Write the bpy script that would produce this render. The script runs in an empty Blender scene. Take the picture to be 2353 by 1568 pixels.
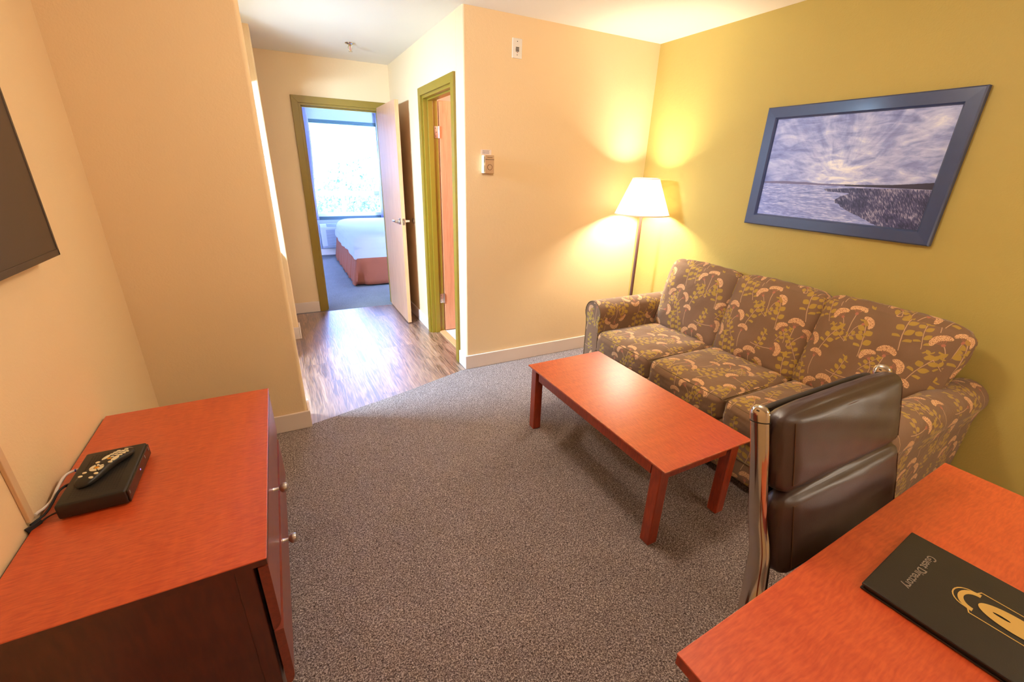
import bpy, bmesh, math, random
from mathutils import Vector, Matrix
random.seed(7)
C = bpy.context.scene
COL = C.collection
PI = math.pi

def lin(c):
    return c/12.92 if c <= .04045 else ((c+.055)/1.055)**2.4
def rgb(r, g, b):
    return (lin(r/255), lin(g/255), lin(b/255), 1)

# ------------------------------------------------------------------ nodes
class NT:
    def __init__(s, tree):
        s.t = tree; s.n = tree.nodes; s.l = tree.links
    def node(s, typ, **kw):
        n = s.n.new(typ)
        for k, v in kw.items(): setattr(n, k, v)
        return n
    def put(s, sock, v):
        if isinstance(v, bpy.types.NodeSocket): s.l.new(v, sock)
        elif v is not None: sock.default_value = v
    def m(s, op, a, b=None, c=None, clamp=False):
        n = s.node('ShaderNodeMath', operation=op, use_clamp=clamp)
        s.put(n.inputs[0], a); s.put(n.inputs[1], b)
        if c is not None: s.put(n.inputs[2], c)
        return n.outputs[0]
    def add(s, a, b): return s.m('ADD', a, b)
    def sub(s, a, b): return s.m('SUBTRACT', a, b)
    def mul(s, a, b): return s.m('MULTIPLY', a, b)
    def lt(s, a, b): return s.m('LESS_THAN', a, b)
    def gt(s, a, b): return s.m('GREATER_THAN', a, b)
    def vm(s, op, a, b=None, sc=None):
        n = s.node('ShaderNodeVectorMath', operation=op)
        s.put(n.inputs[0], a)
        if b is not None: s.put(n.inputs[1], b)
        if sc is not None: s.put(n.inputs['Scale'], sc)
        return n.outputs['Value'] if op in ('LENGTH', 'DISTANCE') else n.outputs[0]
    def sep(s, v):
        n = s.node('ShaderNodeSeparateXYZ'); s.put(n.inputs[0], v); return n.outputs[0], n.outputs[1], n.outputs[2]
    def comb(s, x, y, z=0.0):
        n = s.node('ShaderNodeCombineXYZ'); s.put(n.inputs[0], x); s.put(n.inputs[1], y); s.put(n.inputs[2], z); return n.outputs[0]
    def mix(s, f, a, b, bt='MIX'):
        n = s.node('ShaderNodeMix', data_type='RGBA', blend_type=bt)
        s.put(n.inputs[0], f); s.put(n.inputs[6], a); s.put(n.inputs[7], b); return n.outputs[2]
    def noise(s, v, scale, detail=2.0, rough=.5, dist=0.0, col=False):
        n = s.node('ShaderNodeTexNoise'); s.put(n.inputs['Vector'], v)
        n.inputs['Scale'].default_value = scale; n.inputs['Detail'].default_value = detail
        n.inputs['Roughness'].default_value = rough; n.inputs['Distortion'].default_value = dist
        return n.outputs['Color' if col else 'Fac']
    def ramp(s, f, stops):
        n = s.node('ShaderNodeValToRGB'); e = n.color_ramp.elements
        while len(e) > 1: e.remove(e[-1])
        for i, (p, c) in enumerate(stops):
            el = e[0] if i == 0 else e.new(p)
            el.position = p; el.color = c if len(c) == 4 else (*c, 1)
        s.put(n.inputs[0], f); return n.outputs[0]
    def obj(s): return s.node('ShaderNodeTexCoord').outputs['Object']
    def uv(s): return s.node('ShaderNodeTexCoord').outputs['UV']
    def scalev(s, v, x, y, z): return s.vm('MULTIPLY', v, (x, y, z))
    def bump(s, h, strength, dist=.002, nrm=None):
        n = s.node('ShaderNodeBump'); s.put(n.inputs['Height'], h)
        n.inputs['Strength'].default_value = strength; n.inputs['Distance'].default_value = dist
        if nrm: s.put(n.inputs['Normal'], nrm)
        return n.outputs[0]

def newmat(name):
    m = bpy.data.materials.new(name); m.use_nodes = True
    t = NT(m.node_tree); b = m.node_tree.nodes['Principled BSDF']
    return m, t, b

def plain(name, col, rough=.5, metal=0.0, var=.06, vscale=8, bump=0.0, bscale=200, coat=0.0, spec=.5):
    """procedural solid: colour with slight noise variation and optional fine bump"""
    m, t, b = newmat(name)
    o = t.obj()
    n = t.noise(o, vscale, 3)
    f = t.add(t.mul(t.sub(n, .5), var*2), 1.0)
    c = t.vm('SCALE', tuple(col[:3]), sc=f)
    t.put(b.inputs['Base Color'], c)
    b.inputs['Roughness'].default_value = rough; b.inputs['Metallic'].default_value = metal
    b.inputs['Specular IOR Level'].default_value = spec
    if coat: b.inputs['Coat Weight'].default_value = coat; b.inputs['Coat Roughness'].default_value = .15
    if bump:
        t.put(b.inputs['Normal'], t.bump(t.noise(o, bscale, 3, .6), bump, .001))
    return m

def m_wall(name, col, strength=.35):
    m, t, b = newmat(name); o = t.obj()
    n1 = t.noise(o, 130, 3, .55)
    n2 = t.noise(o, 38, 2, .5)
    h = t.add(n1, t.mul(n2, .8))
    t.put(b.inputs['Normal'], t.bump(h, strength, .0022))
    v = t.noise(o, 1.3, 2)
    f = t.add(t.mul(t.sub(v, .5), .06), 1.0)
    t.put(b.inputs['Base Color'], t.vm('SCALE', tuple(col[:3]), sc=f))
    b.inputs['Roughness'].default_value = .55; b.inputs['Specular IOR Level'].default_value = .3
    return m

def m_carpet(name, dark, mid, light):
    m, t, b = newmat(name); o = t.obj()
    d = t.vm('ADD', o, t.vm('SCALE', t.vm('SUBTRACT', t.noise(o, 60, 2, col=True), (.5, .5, .5)), sc=.008))
    a = t.noise(t.scalev(d, 1, .62, 1), 270, 2, .55)
    c = t.noise(t.scalev(d, .62, 1, 1), 250, 2, .55)
    g = t.m('MAXIMUM', a, c)
    col = t.ramp(g, [(.36, dark), (.53, mid), (.70, light)])
    patch = t.noise(o, 5, 3, .6)
    f = t.add(t.mul(t.sub(patch, .5), .28), 1.0)
    t.put(b.inputs['Base Color'], t.vm('SCALE', col, sc=f))
    b.inputs['Roughness'].default_value = .95; b.inputs['Specular IOR Level'].default_value = .12
    b.inputs['Sheen Weight'].default_value = .08
    t.put(b.inputs['Normal'], t.bump(g, .9, .005))
    return m

def m_vinyl(name):
    m, t, b = newmat(name); o = t.obj()
    x, y, z = t.sep(o)
    W, L = .152, .92
    row = t.m('FLOOR', t.m('DIVIDE', x, W))
    wn = t.node('ShaderNodeTexWhiteNoise', noise_dimensions='1D'); t.put(wn.inputs['W'], row)
    yy = t.add(t.m('DIVIDE', y, L), t.mul(wn.outputs['Value'], 3.7))
    cell = t.m('FLOOR', yy)
    wn2 = t.node('ShaderNodeTexWhiteNoise', noise_dimensions='2D'); t.put(wn2.inputs['Vector'], t.comb(row, cell))
    r2 = wn2.outputs['Value']
    dv = t.vm('ADD', o, t.comb(t.mul(r2, 17.0), t.mul(r2, 9.0), r2))
    wob = t.mul(t.sub(t.noise(t.scalev(dv, 1, .5, 1), 5, 2), .5), .035)
    wx, wy, wz = t.sep(dv)
    wv = t.comb(t.add(wx, wob), t.mul(wy, .055), wz)
    g1 = t.noise(wv, 17, 3, .55)
    g2 = t.noise(wv, 150, 2, .6)
    rings = t.m('SINE', t.mul(g1, 60.0))
    g = t.add(t.mul(rings, .07), t.add(t.mul(g1, .55), t.mul(g2, .42)))
    col = t.ramp(g, [(.36, rgb(84, 54, 40)), (.46, rgb(132, 92, 68)), (.56, rgb(160, 118, 90)), (.7, rgb(190, 150, 118))])
    tint = t.add(t.mul(r2, .35), .8)
    col = t.vm('SCALE', col, sc=tint)
    fx = t.m('FRACT', t.m('DIVIDE', x, W)); fy = t.m('FRACT', yy)
    e1 = t.lt(t.m('ABSOLUTE', t.sub(fx, .5)), .49)
    e2 = t.lt(t.m('ABSOLUTE', t.sub(fy, .5)), .498)
    e = t.mul(e1, e2)
    col = t.vm('SCALE', col, sc=t.add(t.mul(e, .35), .65))
    t.put(b.inputs['Base Color'], col)
    t.put(b.inputs['Roughness'], t.add(t.mul(g, .2), .28))
    b.inputs['Specular IOR Level'].default_value = .8
    b.inputs['Coat Weight'].default_value = 1.0; b.inputs['Coat Roughness'].default_value = .40; b.inputs['Coat IOR'].default_value = 2.1
    h = t.add(t.mul(g, 1.0), t.mul(e, .4))
    nb = t.bump(h, .45, .003)
    t.put(b.inputs['Normal'], nb); t.put(b.inputs['Coat Normal'], t.bump(h, .35, .003))
    return m

def m_wood(name, base, dark, axis='x', fine=1.0, rough=.38, contrast=1.0, coat=.45):
    """cherry laminate: fine silky cross figure; axis = direction the fine streaks run"""
    m, t, b = newmat(name); o = t.obj()
    sc = {'x': (.16, 1, 1), 'y': (1, .16, 1), 'z': (1, 1, .16)}[axis]
    w = t.vm('ADD', o, t.vm('SCALE', t.vm('SUBTRACT', t.noise(o, 9, 2, col=True), (.5, .5, .5)), sc=.02))
    n1 = t.noise(t.scalev(w, *sc), 210*fine, 2, .5)
    sc2 = tuple(1.0 if v < 1 else .1 for v in sc)
    rip = t.m('SINE', t.add(t.mul(t.noise(t.scalev(w, *sc), 60*fine, 1), 26.0), 0.0))
    n2 = t.noise(t.scalev(w, *sc2), 28*fine, 3, .6)
    g = t.add(t.add(t.mul(n1, .5), t.mul(n2, .32)), t.add(t.mul(rip, .035), .09))
    c = t.ramp(g, [(.5-.13/contrast, dark), (.5+.12/contrast, base)])
    t.put(b.inputs['Base Color'], c)
    b.inputs['Roughness'].default_value = rough
    b.inputs['Coat Weight'].default_value = coat; b.inputs['Coat Roughness'].default_value = .36
    t.put(b.inputs['Normal'], t.bump(n1, .05, .001))
    return m

def m_door(name, base, dark, axis=1):
    m, t, b = newmat(name); o = t.obj()
    w = t.vm('ADD', o, t.vm('SCALE', t.vm('SUBTRACT', t.noise(o, 3, 2, col=True), (.5, .5, .5)), sc=.03))
    n1 = t.noise(t.scalev(w, 1, 1, .05), 60, 3, .6)
    n2 = t.noise(t.scalev(w, 1, 1, .03), 260, 2, .6)
    g = t.add(t.mul(n1, .6), t.mul(n2, .4))
    t.put(b.inputs['Base Color'], t.ramp(g, [(.36, dark), (.6, base)]))
    b.inputs['Roughness'].default_value = .35; b.inputs['Coat Weight'].default_value = .15
    return m

# ---- upholstery print
def grp_start(name, ins, outs):
    g = bpy.data.node_groups.new(name, 'ShaderNodeTree')
    for n, ty in ins: g.interface.new_socket(name=n, in_out='INPUT', socket_type=ty)
    for n in outs: g.interface.new_socket(name=n, in_out='OUTPUT', socket_type='NodeSocketFloat')
    t = NT(g); gi = t.node('NodeGroupInput'); go = t.node('NodeGroupOutput')
    return g, t, gi, go

def local_coords(t, gi):
    d = t.vm('SUBTRACT', gi.outputs['P'], gi.outputs['Center'])
    d = t.vm('SUBTRACT', t.vm('FRACTION', t.vm('ADD', d, (.5, .5, .5))), (.5, .5, .5))
    x, y, z = t.sep(d)
    ca = t.m('COSINE', gi.outputs['Angle']); sa = t.m('SINE', gi.outputs['Angle'])
    inv = gi.outputs['Inv']
    u = t.mul(t.add(t.mul(x, ca), t.mul(y, sa)), inv)
    v = t.mul(t.sub(t.mul(y, ca), t.mul(x, sa)), inv)
    return u, v
GI = [('P', 'NodeSocketVector'), ('Center', 'NodeSocketVector'), ('Angle', 'NodeSocketFloat'), ('Inv', 'NodeSocketFloat'), ('Bend', 'NodeSocketFloat'), ('Len', 'NodeSocketFloat')]

def umbel_group():
    g, t, gi, go = grp_start('umbel', GI, ['Head', 'Spoke', 'Stem'])
    x, y = local_coords(t, gi)
    r = t.m('SQRT', t.add(t.mul(x, x), t.mul(y, y)))
    th = t.m('ARCTAN2', x, y)
    a = t.m('ABSOLUTE', th); q = t.m('DIVIDE', a, 1.2)
    w = t.mul(t.m('SQRT', t.m('MAXIMUM', t.sub(1.0, t.m('POWER', q, 4.0)), 0.0)), .26)
    w = t.mul(w, t.sub(1.15, t.mul(q, .3)))
    head = t.mul(t.lt(t.m('ABSOLUTE', t.sub(r, .76)), w), t.lt(q, 1.0))
    sp = t.mul(t.lt(r, .62), t.mul(t.lt(q, .85), t.gt(t.m('COSINE', t.mul(th, 17.0)), .72)))
    sp = t.m('MAXIMUM', sp, t.lt(r, .15))
    xs = t.sub(x, t.mul(gi.outputs['Bend'], t.mul(y, y)))
    st = t.mul(t.lt(t.m('ABSOLUTE', xs), .034), t.mul(t.lt(y, 0.0), t.gt(y, t.mul(gi.outputs['Len'], -1.0))))
    t.put(go.inputs['Head'], head); t.put(go.inputs['Spoke'], sp); t.put(go.inputs['Stem'], st)
    return g

def sprig_group():
    g, t, gi, go = grp_start('sprig', GI, ['Leaf', 'Stem'])
    x, y = local_coords(t, gi)
    xs = t.sub(x, t.mul(gi.outputs['Bend'], t.mul(y, y)))
    ax = t.m('ABSOLUTE', xs)
    st = t.mul(t.lt(ax, .012), t.mul(t.gt(y, t.mul(gi.outputs['Len'], -1.0)), t.lt(y, .9)))
    N = 3.0
    n = t.add(t.mul(y, N), t.mul(t.gt(xs, 0.0), .45))
    f = t.m('DIVIDE', t.m('FRACT', n), N)
    s = t.add(t.mul(ax, .8), t.mul(f, .6)); q0 = t.sub(t.mul(ax, .6), t.mul(f, .8))
    q = t.m('DIVIDE', t.sub(s, .03), t.sub(.31, t.mul(y, .08)))
    ves = t.mul(t.mul(q, t.sub(1.0, q)), .38)
    leaf = t.mul(t.lt(t.m('ABSOLUTE', t.add(q0, .008)), ves), t.mul(t.gt(n, .35), t.lt(n, 3.2)))
    q2 = t.m('DIVIDE', t.sub(y, .84), .28)
    l2 = t.lt(ax, t.mul(t.mul(q2, t.sub(1.0, q2)), .3))
    t.put(go.inputs['Leaf'], t.m('MAXIMUM', leaf, l2)); t.put(go.inputs['Stem'], st)
    return g

def m_fabric():
    m, t, b = newmat('printed_upholstery')
    ug, sg = umbel_group(), sprig_group()
    T = .385
    P = t.vm('SCALE', t.uv(), sc=1/T)
    # gentle hand-drawn wobble
    P = t.vm('ADD', P, t.vm('SCALE', t.vm('SUBTRACT', t.noise(P, 9, 1, col=True), (.5, .5, .5)), sc=.012))
    heads = spokes = stems = leaves = None
    def mx(a, b_): return b_ if a is None else t.m('MAXIMUM', a, b_)
    D = math.radians
    U = [(.30, .62, 4, .128, 0, 3.0), (.175, .535, 46, .118, -.28, 1.7), (.43, .515, -50, .11, .28, 1.7),
         (.78, .225, 0, .126, 0, 2.4), (.66, .135, 44, .115, -.3, 1.5), (.905, .12, -52, .12, .3, 1.5),
         (.60, .82, -75, .13, -.10, 2.4), (.06, .93, -8, .108, .1, 2.4)]
    for cx, cy, an, sz, be, ln in U:
        n = t.node('ShaderNodeGroup'); n.node_tree = ug
        t.put(n.inputs['P'], P); n.inputs['Center'].default_value = (cx, cy, 0); n.inputs['Angle'].default_value = D(an)
        n.inputs['Inv'].default_value = 1/sz; n.inputs['Bend'].default_value = be; n.inputs['Len'].default_value = ln
        heads = mx(heads, n.outputs['Head']); spokes = mx(spokes, n.outputs['Spoke']); stems = mx(stems, n.outputs['Stem'])
    S = [(.53, .20, 6, .36, -.12, .25), (.10, .12, -14, .33, .15, .3), (.84, .46, 12, .36, .1, .35), (.38, .78, -20, .27, -.15, .5),
         (.02, .48, 20, .29, .1, .2), (.30, .26, 56, .25, .1, .1), (.31, .30, -56, .23, .1, .1), (.62, .98, -26, .24, .12, .1), (.90, .84, 30, .26, 0, .3)]
    for cx, cy, an, sz, be, ln in S:
        n = t.node('ShaderNodeGroup'); n.node_tree = sg
        t.put(n.inputs['P'], P); n.inputs['Center'].default_value = (cx, cy, 0); n.inputs['Angle'].default_value = D(an)
        n.inputs['Inv'].default_value = 1/sz; n.inputs['Bend'].default_value = be; n.inputs['Len'].default_value = ln
        leaves = mx(leaves, n.outputs['Leaf']); stems = mx(stems, n.outputs['Stem'])
    dots = t.noise(P, 110, 1, .5)
    base = t.mix(t.noise(P, 2.2, 2), rgb(122, 94, 66), rgb(138, 106, 84))
    weave = t.noise(P, 420, 1)
    base = t.vm('SCALE', base, sc=t.add(t.mul(weave, .24), .88))
    c = t.mix(stems, base, rgb(196, 156, 118))
    c = t.mix(leaves, c, rgb(176, 142, 66))
    c = t.mix(spokes, c, rgb(178, 112, 86))
    hc = t.mix(t.gt(dots, .56), rgb(224, 176, 128), rgb(150, 100, 66))
    c = t.mix(heads, c, hc)
    t.put(b.inputs['Base Color'], c)
    b.inputs['Roughness'].default_value = .85; b.inputs['Sheen Weight'].default_value = .25; b.inputs['Sheen Roughness'].default_value = .4
    b.inputs['Specular IOR Level'].default_value = .2
    o = t.obj()
    h = t.add(t.mul(t.noise(t.scalev(o, 1, 1.6, 1), 9, 3, .55, .5), 1.0), t.mul(weave, .03))
    t.put(b.inputs['Normal'], t.bump(h, .25, .02))
    return m

def m_photo():
    """a printed seascape: radiating clouds, water and a marshy shore"""
    m, t, b = newmat('seascape_print')
    u, v, _ = t.sep(t.uv())
    hz = .355
    dx = t.mul(t.sub(u, .50), 1.5); dy = t.sub(v, .40)
    rad = t.m('SQRT', t.add(t.add(t.mul(dx, dx), t.mul(dy, dy)), .0004))
    ang = t.m('ARCTAN2', dy, dx)
    lr = t.m('LOGARITHM', t.add(rad, .05), 2.718)
    pv = t.comb(t.mul(ang, 2.2), t.mul(lr, .9))
    n1 = t.noise(pv, 2.0, 5, .6, .6)
    n2 = t.noise(t.comb(t.mul(u, 1.5), t.mul(v, 3.2)), 4.5, 5, .6, .8)
    k1 = t.m('MULTIPLY', t.m('MINIMUM', t.mul(rad, 3.0), 1.0), .5)
    g = t.add(t.mul(n1, k1), t.mul(n2, t.sub(1.0, k1)))
    glow = t.m('MAXIMUM', t.sub(.12, t.mul(rad, .3)), -.03)
    g = t.add(g, glow)
    sky = t.ramp(g, [(.32, rgb(100, 112, 178)), (.45, rgb(146, 158, 218)), (.56, rgb(192, 200, 242)), (.68, rgb(242, 244, 255))])  # print blues pushed further to carry daylight on the picture
    dd = t.add(t.m('MAXIMUM', t.sub(hz, v), 0.0), .02)
    wv = t.comb(t.m('DIVIDE', t.sub(u, .4), t.mul(dd, 2.2)), t.m('DIVIDE', .6, dd))
    w1 = t.noise(t.comb(t.mul(u, 9.0), t.mul(v, 42.0)), 2.2, 4, .65, .5)
    w2 = t.noise(wv, 1.6, 3, .6)
    sea = t.ramp(t.add(t.mul(w1, .6), t.mul(w2, .4)), [(.34, rgb(96, 110, 180)), (.5, rgb(148, 160, 222)), (.64, rgb(226, 230, 255))])
    shore = t.ramp(v, [(0.0, (.80,)*3), (.05, (.72,)*3), (.12, (.60,)*3), (.18, (.525,)*3), (.22, (.515,)*3), (.262, (.57,)*3), (.28, (.60,)*3), (.285, (.46,)*3), (.31, (.43,)*3), (.33, (.62,)*3), (.345, (1,)*3)])
    shn = t.add(shore, t.mul(t.sub(t.noise(t.uv(), 26, 3), .5), .05))
    land = t.mul(t.gt(u, shn), t.lt(v, .34))
    ln = t.noise(t.comb(t.add(t.mul(u, 150.0), t.mul(v, 55.0)), t.mul(v, 26.0)), 1.0, 3, .6, .25)
    lp = t.noise(t.uv(), 7, 2)
    lc = t.ramp(t.add(t.mul(ln, .6), t.mul(lp, .4)), [(.4, rgb(42, 48, 88)), (.52, rgb(74, 78, 124)), (.64, rgb(176, 172, 206))])
    c = t.mix(t.lt(v, hz), sky, sea)
    c = t.mix(land, c, lc)
    hill = t.ramp(u, [(.0, (.0,)*3), (.08, (.35,)*3), (.17, (.62,)*3), (.24, (.4,)*3), (.3, (.5,)*3), (.38, (.05,)*3), (.6, (.1,)*3), (.72, (.35,)*3), (.8, (.6,)*3), (.9, (1.2,)*3), (1.0, (2.0,)*3)])
    hn = t.add(hill, t.mul(t.noise(t.comb(u, 0.0), 60, 2), .25))
    hl = t.mul(t.gt(v, t.sub(hz, .012)), t.lt(v, t.add(hz, t.mul(hn, .022))))
    c = t.mix(hl, c, t.mix(t.gt(u, .55), rgb(112, 108, 152), rgb(50, 48, 76)))
    grain = t.noise(t.uv(), 500, 1)
    c = t.vm('SCALE', c, sc=t.add(t.mul(grain, .3), .85))
    t.put(b.inputs['Base Color'], c)
    b.inputs['Roughness'].default_value = .4
    return m

# ------------------------------------------------------------------ mesh building
class MB:
    def __init__(s): s.b = bmesh.new(); s.uvl = s.b.loops.layers.uv.new('UVMap'); s.customuv = False
    def box(s, x0, y0, z0, x1, y1, z1, bev=0.0, seg=2, M=None):
        b = bmesh.new()
        bmesh.ops.create_cube(b, size=1)
        for v in b.verts:
            v.co = Vector(((x0+x1)/2+v.co.x*(x1-x0), (y0+y1)/2+v.co.y*(y1-y0), (z0+z1)/2+v.co.z*(z1-z0)))
        if bev: bmesh.ops.bevel(b, geom=b.edges[:], offset=bev, segments=seg, profile=.5, affect='EDGES')
        s._merge(b, M); return s
    def _merge(s, b, M=None):
        if M is not None: bmesh.ops.transform(b, matrix=M, verts=b.verts)
        me = bpy.data.meshes.new('tmp'); b.to_mesh(me); b.free()
        s.b.from_mesh(me); bpy.data.meshes.remove(me)
    def lathe(s, prof, c=(0, 0, 0), seg=32, axis='z', M=None, cap=True):
        b = bmesh.new(); rings = []
        for r, z in prof:
            if r < 1e-6: rings.append([b.verts.new((0, 0, z))])
            else: rings.append([b.verts.new((r*math.cos(2*PI*i/seg), r*math.sin(2*PI*i/seg), z)) for i in range(seg)])
        for a, d in zip(rings, rings[1:]):
            for i in range(seg):
                j = (i+1) % seg
                if len(a) == 1 and len(d) == 1: continue
                if len(a) == 1: b.faces.new((a[0], d[j], d[i]))
                elif len(d) == 1: b.faces.new((a[i], a[j], d[0]))
                else: b.faces.new((a[i], a[j], d[j], d[i]))
        if cap:
            for r in (rings[0], rings[-1]):
                if len(r) > 1: b.faces.new(r)
        R = {'z': Matrix(), 'x': Matrix.Rotation(PI/2, 4, 'Y'), 'y': Matrix.Rotation(-PI/2, 4, 'X')}[axis]
        MM = Matrix.Translation(c) @ R
        if M is not None: MM = M @ MM
        bmesh.ops.recalc_face_normals(b, faces=b.faces)
        s._merge(b, MM); return s
    def tube(s, pts, r, seg=12, smooth=True, flat=1.0, up=None, radii=None):
        """swept tube; smooth = Catmull-Rom resample; flat = ellipse ratio along 'up'"""
        P = [Vector(p) for p in pts]; R = radii or [r]*len(P)
        if smooth and len(P) > 2:
            Q = []; RR = []
            for i in range(len(P)-1):
                p0 = P[max(i-1, 0)]; p1 = P[i]; p2 = P[i+1]; p3 = P[min(i+2, len(P)-1)]
                for k in range(8):
                    u = k/8
                    Q.append(.5*((2*p1)+(p2-p0)*u+(2*p0-5*p1+4*p2-p3)*u*u+(3*p1-p0-3*p2+p3)*u**3)); RR.append(R[i]*(1-u)+R[i+1]*u)
            Q.append(P[-1]); RR.append(R[-1]); P, R = Q, RR
        b = bmesh.new(); rings = []
        upv = Vector(up) if up else None; prev = None
        for i, p in enumerate(P):
            d = (P[min(i+1, len(P)-1)]-P[max(i-1, 0)]).normalized()
            if upv is not None: a = (upv - d*upv.dot(d)).normalized()
            elif prev is None:
                a = d.orthogonal().normalized()
            else: a = (prev - d*prev.dot(d)).normalized()
            prev = a; c2 = d.cross(a)
            rings.append([b.verts.new(p + (a*math.cos(2*PI*k/seg)*flat + c2*math.sin(2*PI*k/seg))*R[i]) for k in range(seg)])
        for q, w in zip(rings, rings[1:]):
            for k in range(seg): b.faces.new((q[k], q[(k+1) % seg], w[(k+1) % seg], w[k]))
        b.faces.new(rings[0]); b.faces.new(rings[-1])
        bmesh.ops.recalc_face_normals(b, faces=b.faces)
        s._merge(b); return s
    def prism(s, poly, a0, a1, axis='z', bev=0.0):
        """extrude a 2-D polygon along an axis; axis x: poly=(y,z); y: poly=(x,z); z: poly=(x,y)"""
        b = bmesh.new()
        def P(p, a): return {'z': (p[0], p[1], a), 'x': (a, p[0], p[1]), 'y': (p[0], a, p[1])}[axis]
        lo = [b.verts.new(P(p, a0)) for p in poly]; hi = [b.verts.new(P(p, a1)) for p in poly]
        n = len(poly)
        b.faces.new(lo); b.faces.new(hi)
        for i in range(n): b.faces.new((lo[i], lo[(i+1) % n], hi[(i+1) % n], hi[i]))
        bmesh.ops.recalc_face_normals(b, faces=b.faces)
        if bev: bmesh.ops.bevel(b, geom=b.edges[:], offset=bev, segments=2, profile=.5, affect='EDGES')
        s._merge(b); return s
    def cushion(s, cx, cy, cz, sx, sy, sz, r, puff=.01, n=14, M=None, wr=.0, uvf=None, seed=0, knife=0.0):
        """soft rounded box (half sizes sx,sy,sz) with puffed faces and metric UVs that run on over the edges"""
        b = bmesh.new(); L = b.loops.layers.uv.new('UVMap')
        H = (sx, sy, sz)
        dirs = [(0, 1, 2, 1), (0, 1, 2, -1), (1, 2, 0, 1), (1, 2, 0, -1), (2, 0, 1, 1), (2, 0, 1, -1)]
        rnd = random.Random(seed); ph = [rnd.uniform(0, 6.28) for _ in range(6)]
        for (a, e, f, sg) in dirs:
            grid = {}
            for i in range(n+1):
                for j in range(n+1):
                    u = -1+2*i/n; v = -1+2*j/n
                    p = [0, 0, 0]; p[a] = sg*H[a]; p[e] = u*H[e]; p[f] = v*H[f]
                    q = [max(-H[k]+r, min(H[k]-r, p[k])) for k in range(3)]
                    d = Vector([p[k]-q[k] for k in range(3)])
                    if d.length > 1e-9: d = d.normalized()*r
                    pos = Vector(q)+d
                    pf = puff*(1-u**4)*(1-v**4)
                    if wr:
                        w = math.sin(u*5+ph[0])*math.sin(v*4+ph[1])+.6*math.sin(u*11+v*7+ph[2])+.4*math.sin(v*17+ph[3]-u*3)
                        edge = max(abs(u), abs(v))
                        pf += wr*w*(.5+.5*edge)*(1-edge**6)
                    pos[a] += sg*pf
                    if knife: pos.x *= (1-knife*(abs(pos.y)/(sy+puff))**5)*(1-.2*(abs(pos.z)/(sz+puff))**4)
                    grid[i, j] = (b.verts.new(pos), p)
            for i in range(n):
                for j in range(n):
                    k4 = [grid[i, j], grid[i+1, j], grid[i+1, j+1], grid[i, j+1]]
                    if sg < 0: k4 = k4[::-1]
                    fc = b.faces.new([k[0] for k in k4]); fc.smooth = True
                    for lp, (vv, p) in zip(fc.loops, k4):
                        x, y, z = p
                        if a == 2: uv = (y, x if sg > 0 else -x)
                        elif a == 0: uv = (y, z if sg > 0 else (z - H[2] - H[0]))
                        else: uv = (x + sg*7.13*H[1], z)
                        if uvf: uv = uvf(a, sg, x, y, z)
                        lp[L].uv = uv
        bmesh.ops.remove_doubles(b, verts=b.verts, dist=1e-5)
        T = Matrix.Translation((cx, cy, cz))
        if M is not None: T = T @ M
        s._merge(b, T); s.customuv = True; return s

INFO = {}
def boxuv(me, off):
    uvl = me.uv_layers.active or me.uv_layers.new(name='UVMap')
    for p in me.polygons:
        n = p.normal; a = max(range(3), key=lambda k: abs(n[k]))
        for li in p.loop_indices:
            c = me.vertices[me.loops[li].vertex_index].co
            uvl.data[li].uv = {0: (c.y, c.z), 1: (c.x, c.z), 2: (c.y, c.x)}[a]

def build(name, mb, mat, parent=None, smooth=False, loc=None, sub=0, auto=None):
    """link one mesh object; verts given in the frame of the thing (world axes) minus the thing's base"""
    off = INFO.get(parent.name, Vector((0, 0, 0))) if parent is not None else Vector(loc or (0, 0, 0))
    me = bpy.data.meshes.new(name)
    if off.length: bmesh.ops.translate(mb.b, verts=mb.b.verts, vec=-off)
    mb.b.normal_update()
    mb.b.to_mesh(me); mb.b.free()
    if not mb.customuv: boxuv(me, off)
    me.materials.append(mat)
    o = bpy.data.objects.new(name, me); COL.objects.link(o)
    if smooth:
        for p in me.polygons: p.use_smooth = True
        me.set_sharp_from_angle(angle=math.radians(auto or 35))
    if parent is not None:
        o.parent = parent; INFO[o.name] = off
    else:
        o.location = off; INFO[o.name] = off
    if sub:
        md = o.modifiers.new('sub', 'SUBSURF'); md.levels = sub; md.render_levels = sub
    return o

def thing(name, label, cat, loc, rz=0.0, group=None):
    o = bpy.data.objects.new(name, None); COL.objects.link(o)
    o.empty_display_size = .1
    o.location = loc; o.rotation_euler = (0, 0, rz); o['label'] = label; o['category'] = cat
    if group: o['group'] = group
    INFO[o.name] = Vector(loc)
    return o
def tag(o, label, cat, group=None):
    o['label'] = label; o['category'] = cat
    if group: o['group'] = group
    return o
def struct(name, mb, mat, smooth=False):
    o = build(name, mb, mat, smooth=smooth); o['kind'] = 'structure'
    if smooth: md = o.modifiers.new('wn', 'WEIGHTED_NORMAL'); md.keep_sharp = True
    return o
def structroot(name, loc):
    o = bpy.data.objects.new(name, None); COL.objects.link(o); o.location = loc; o['kind'] = 'structure'
    INFO[o.name] = Vector(loc); return o

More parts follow.
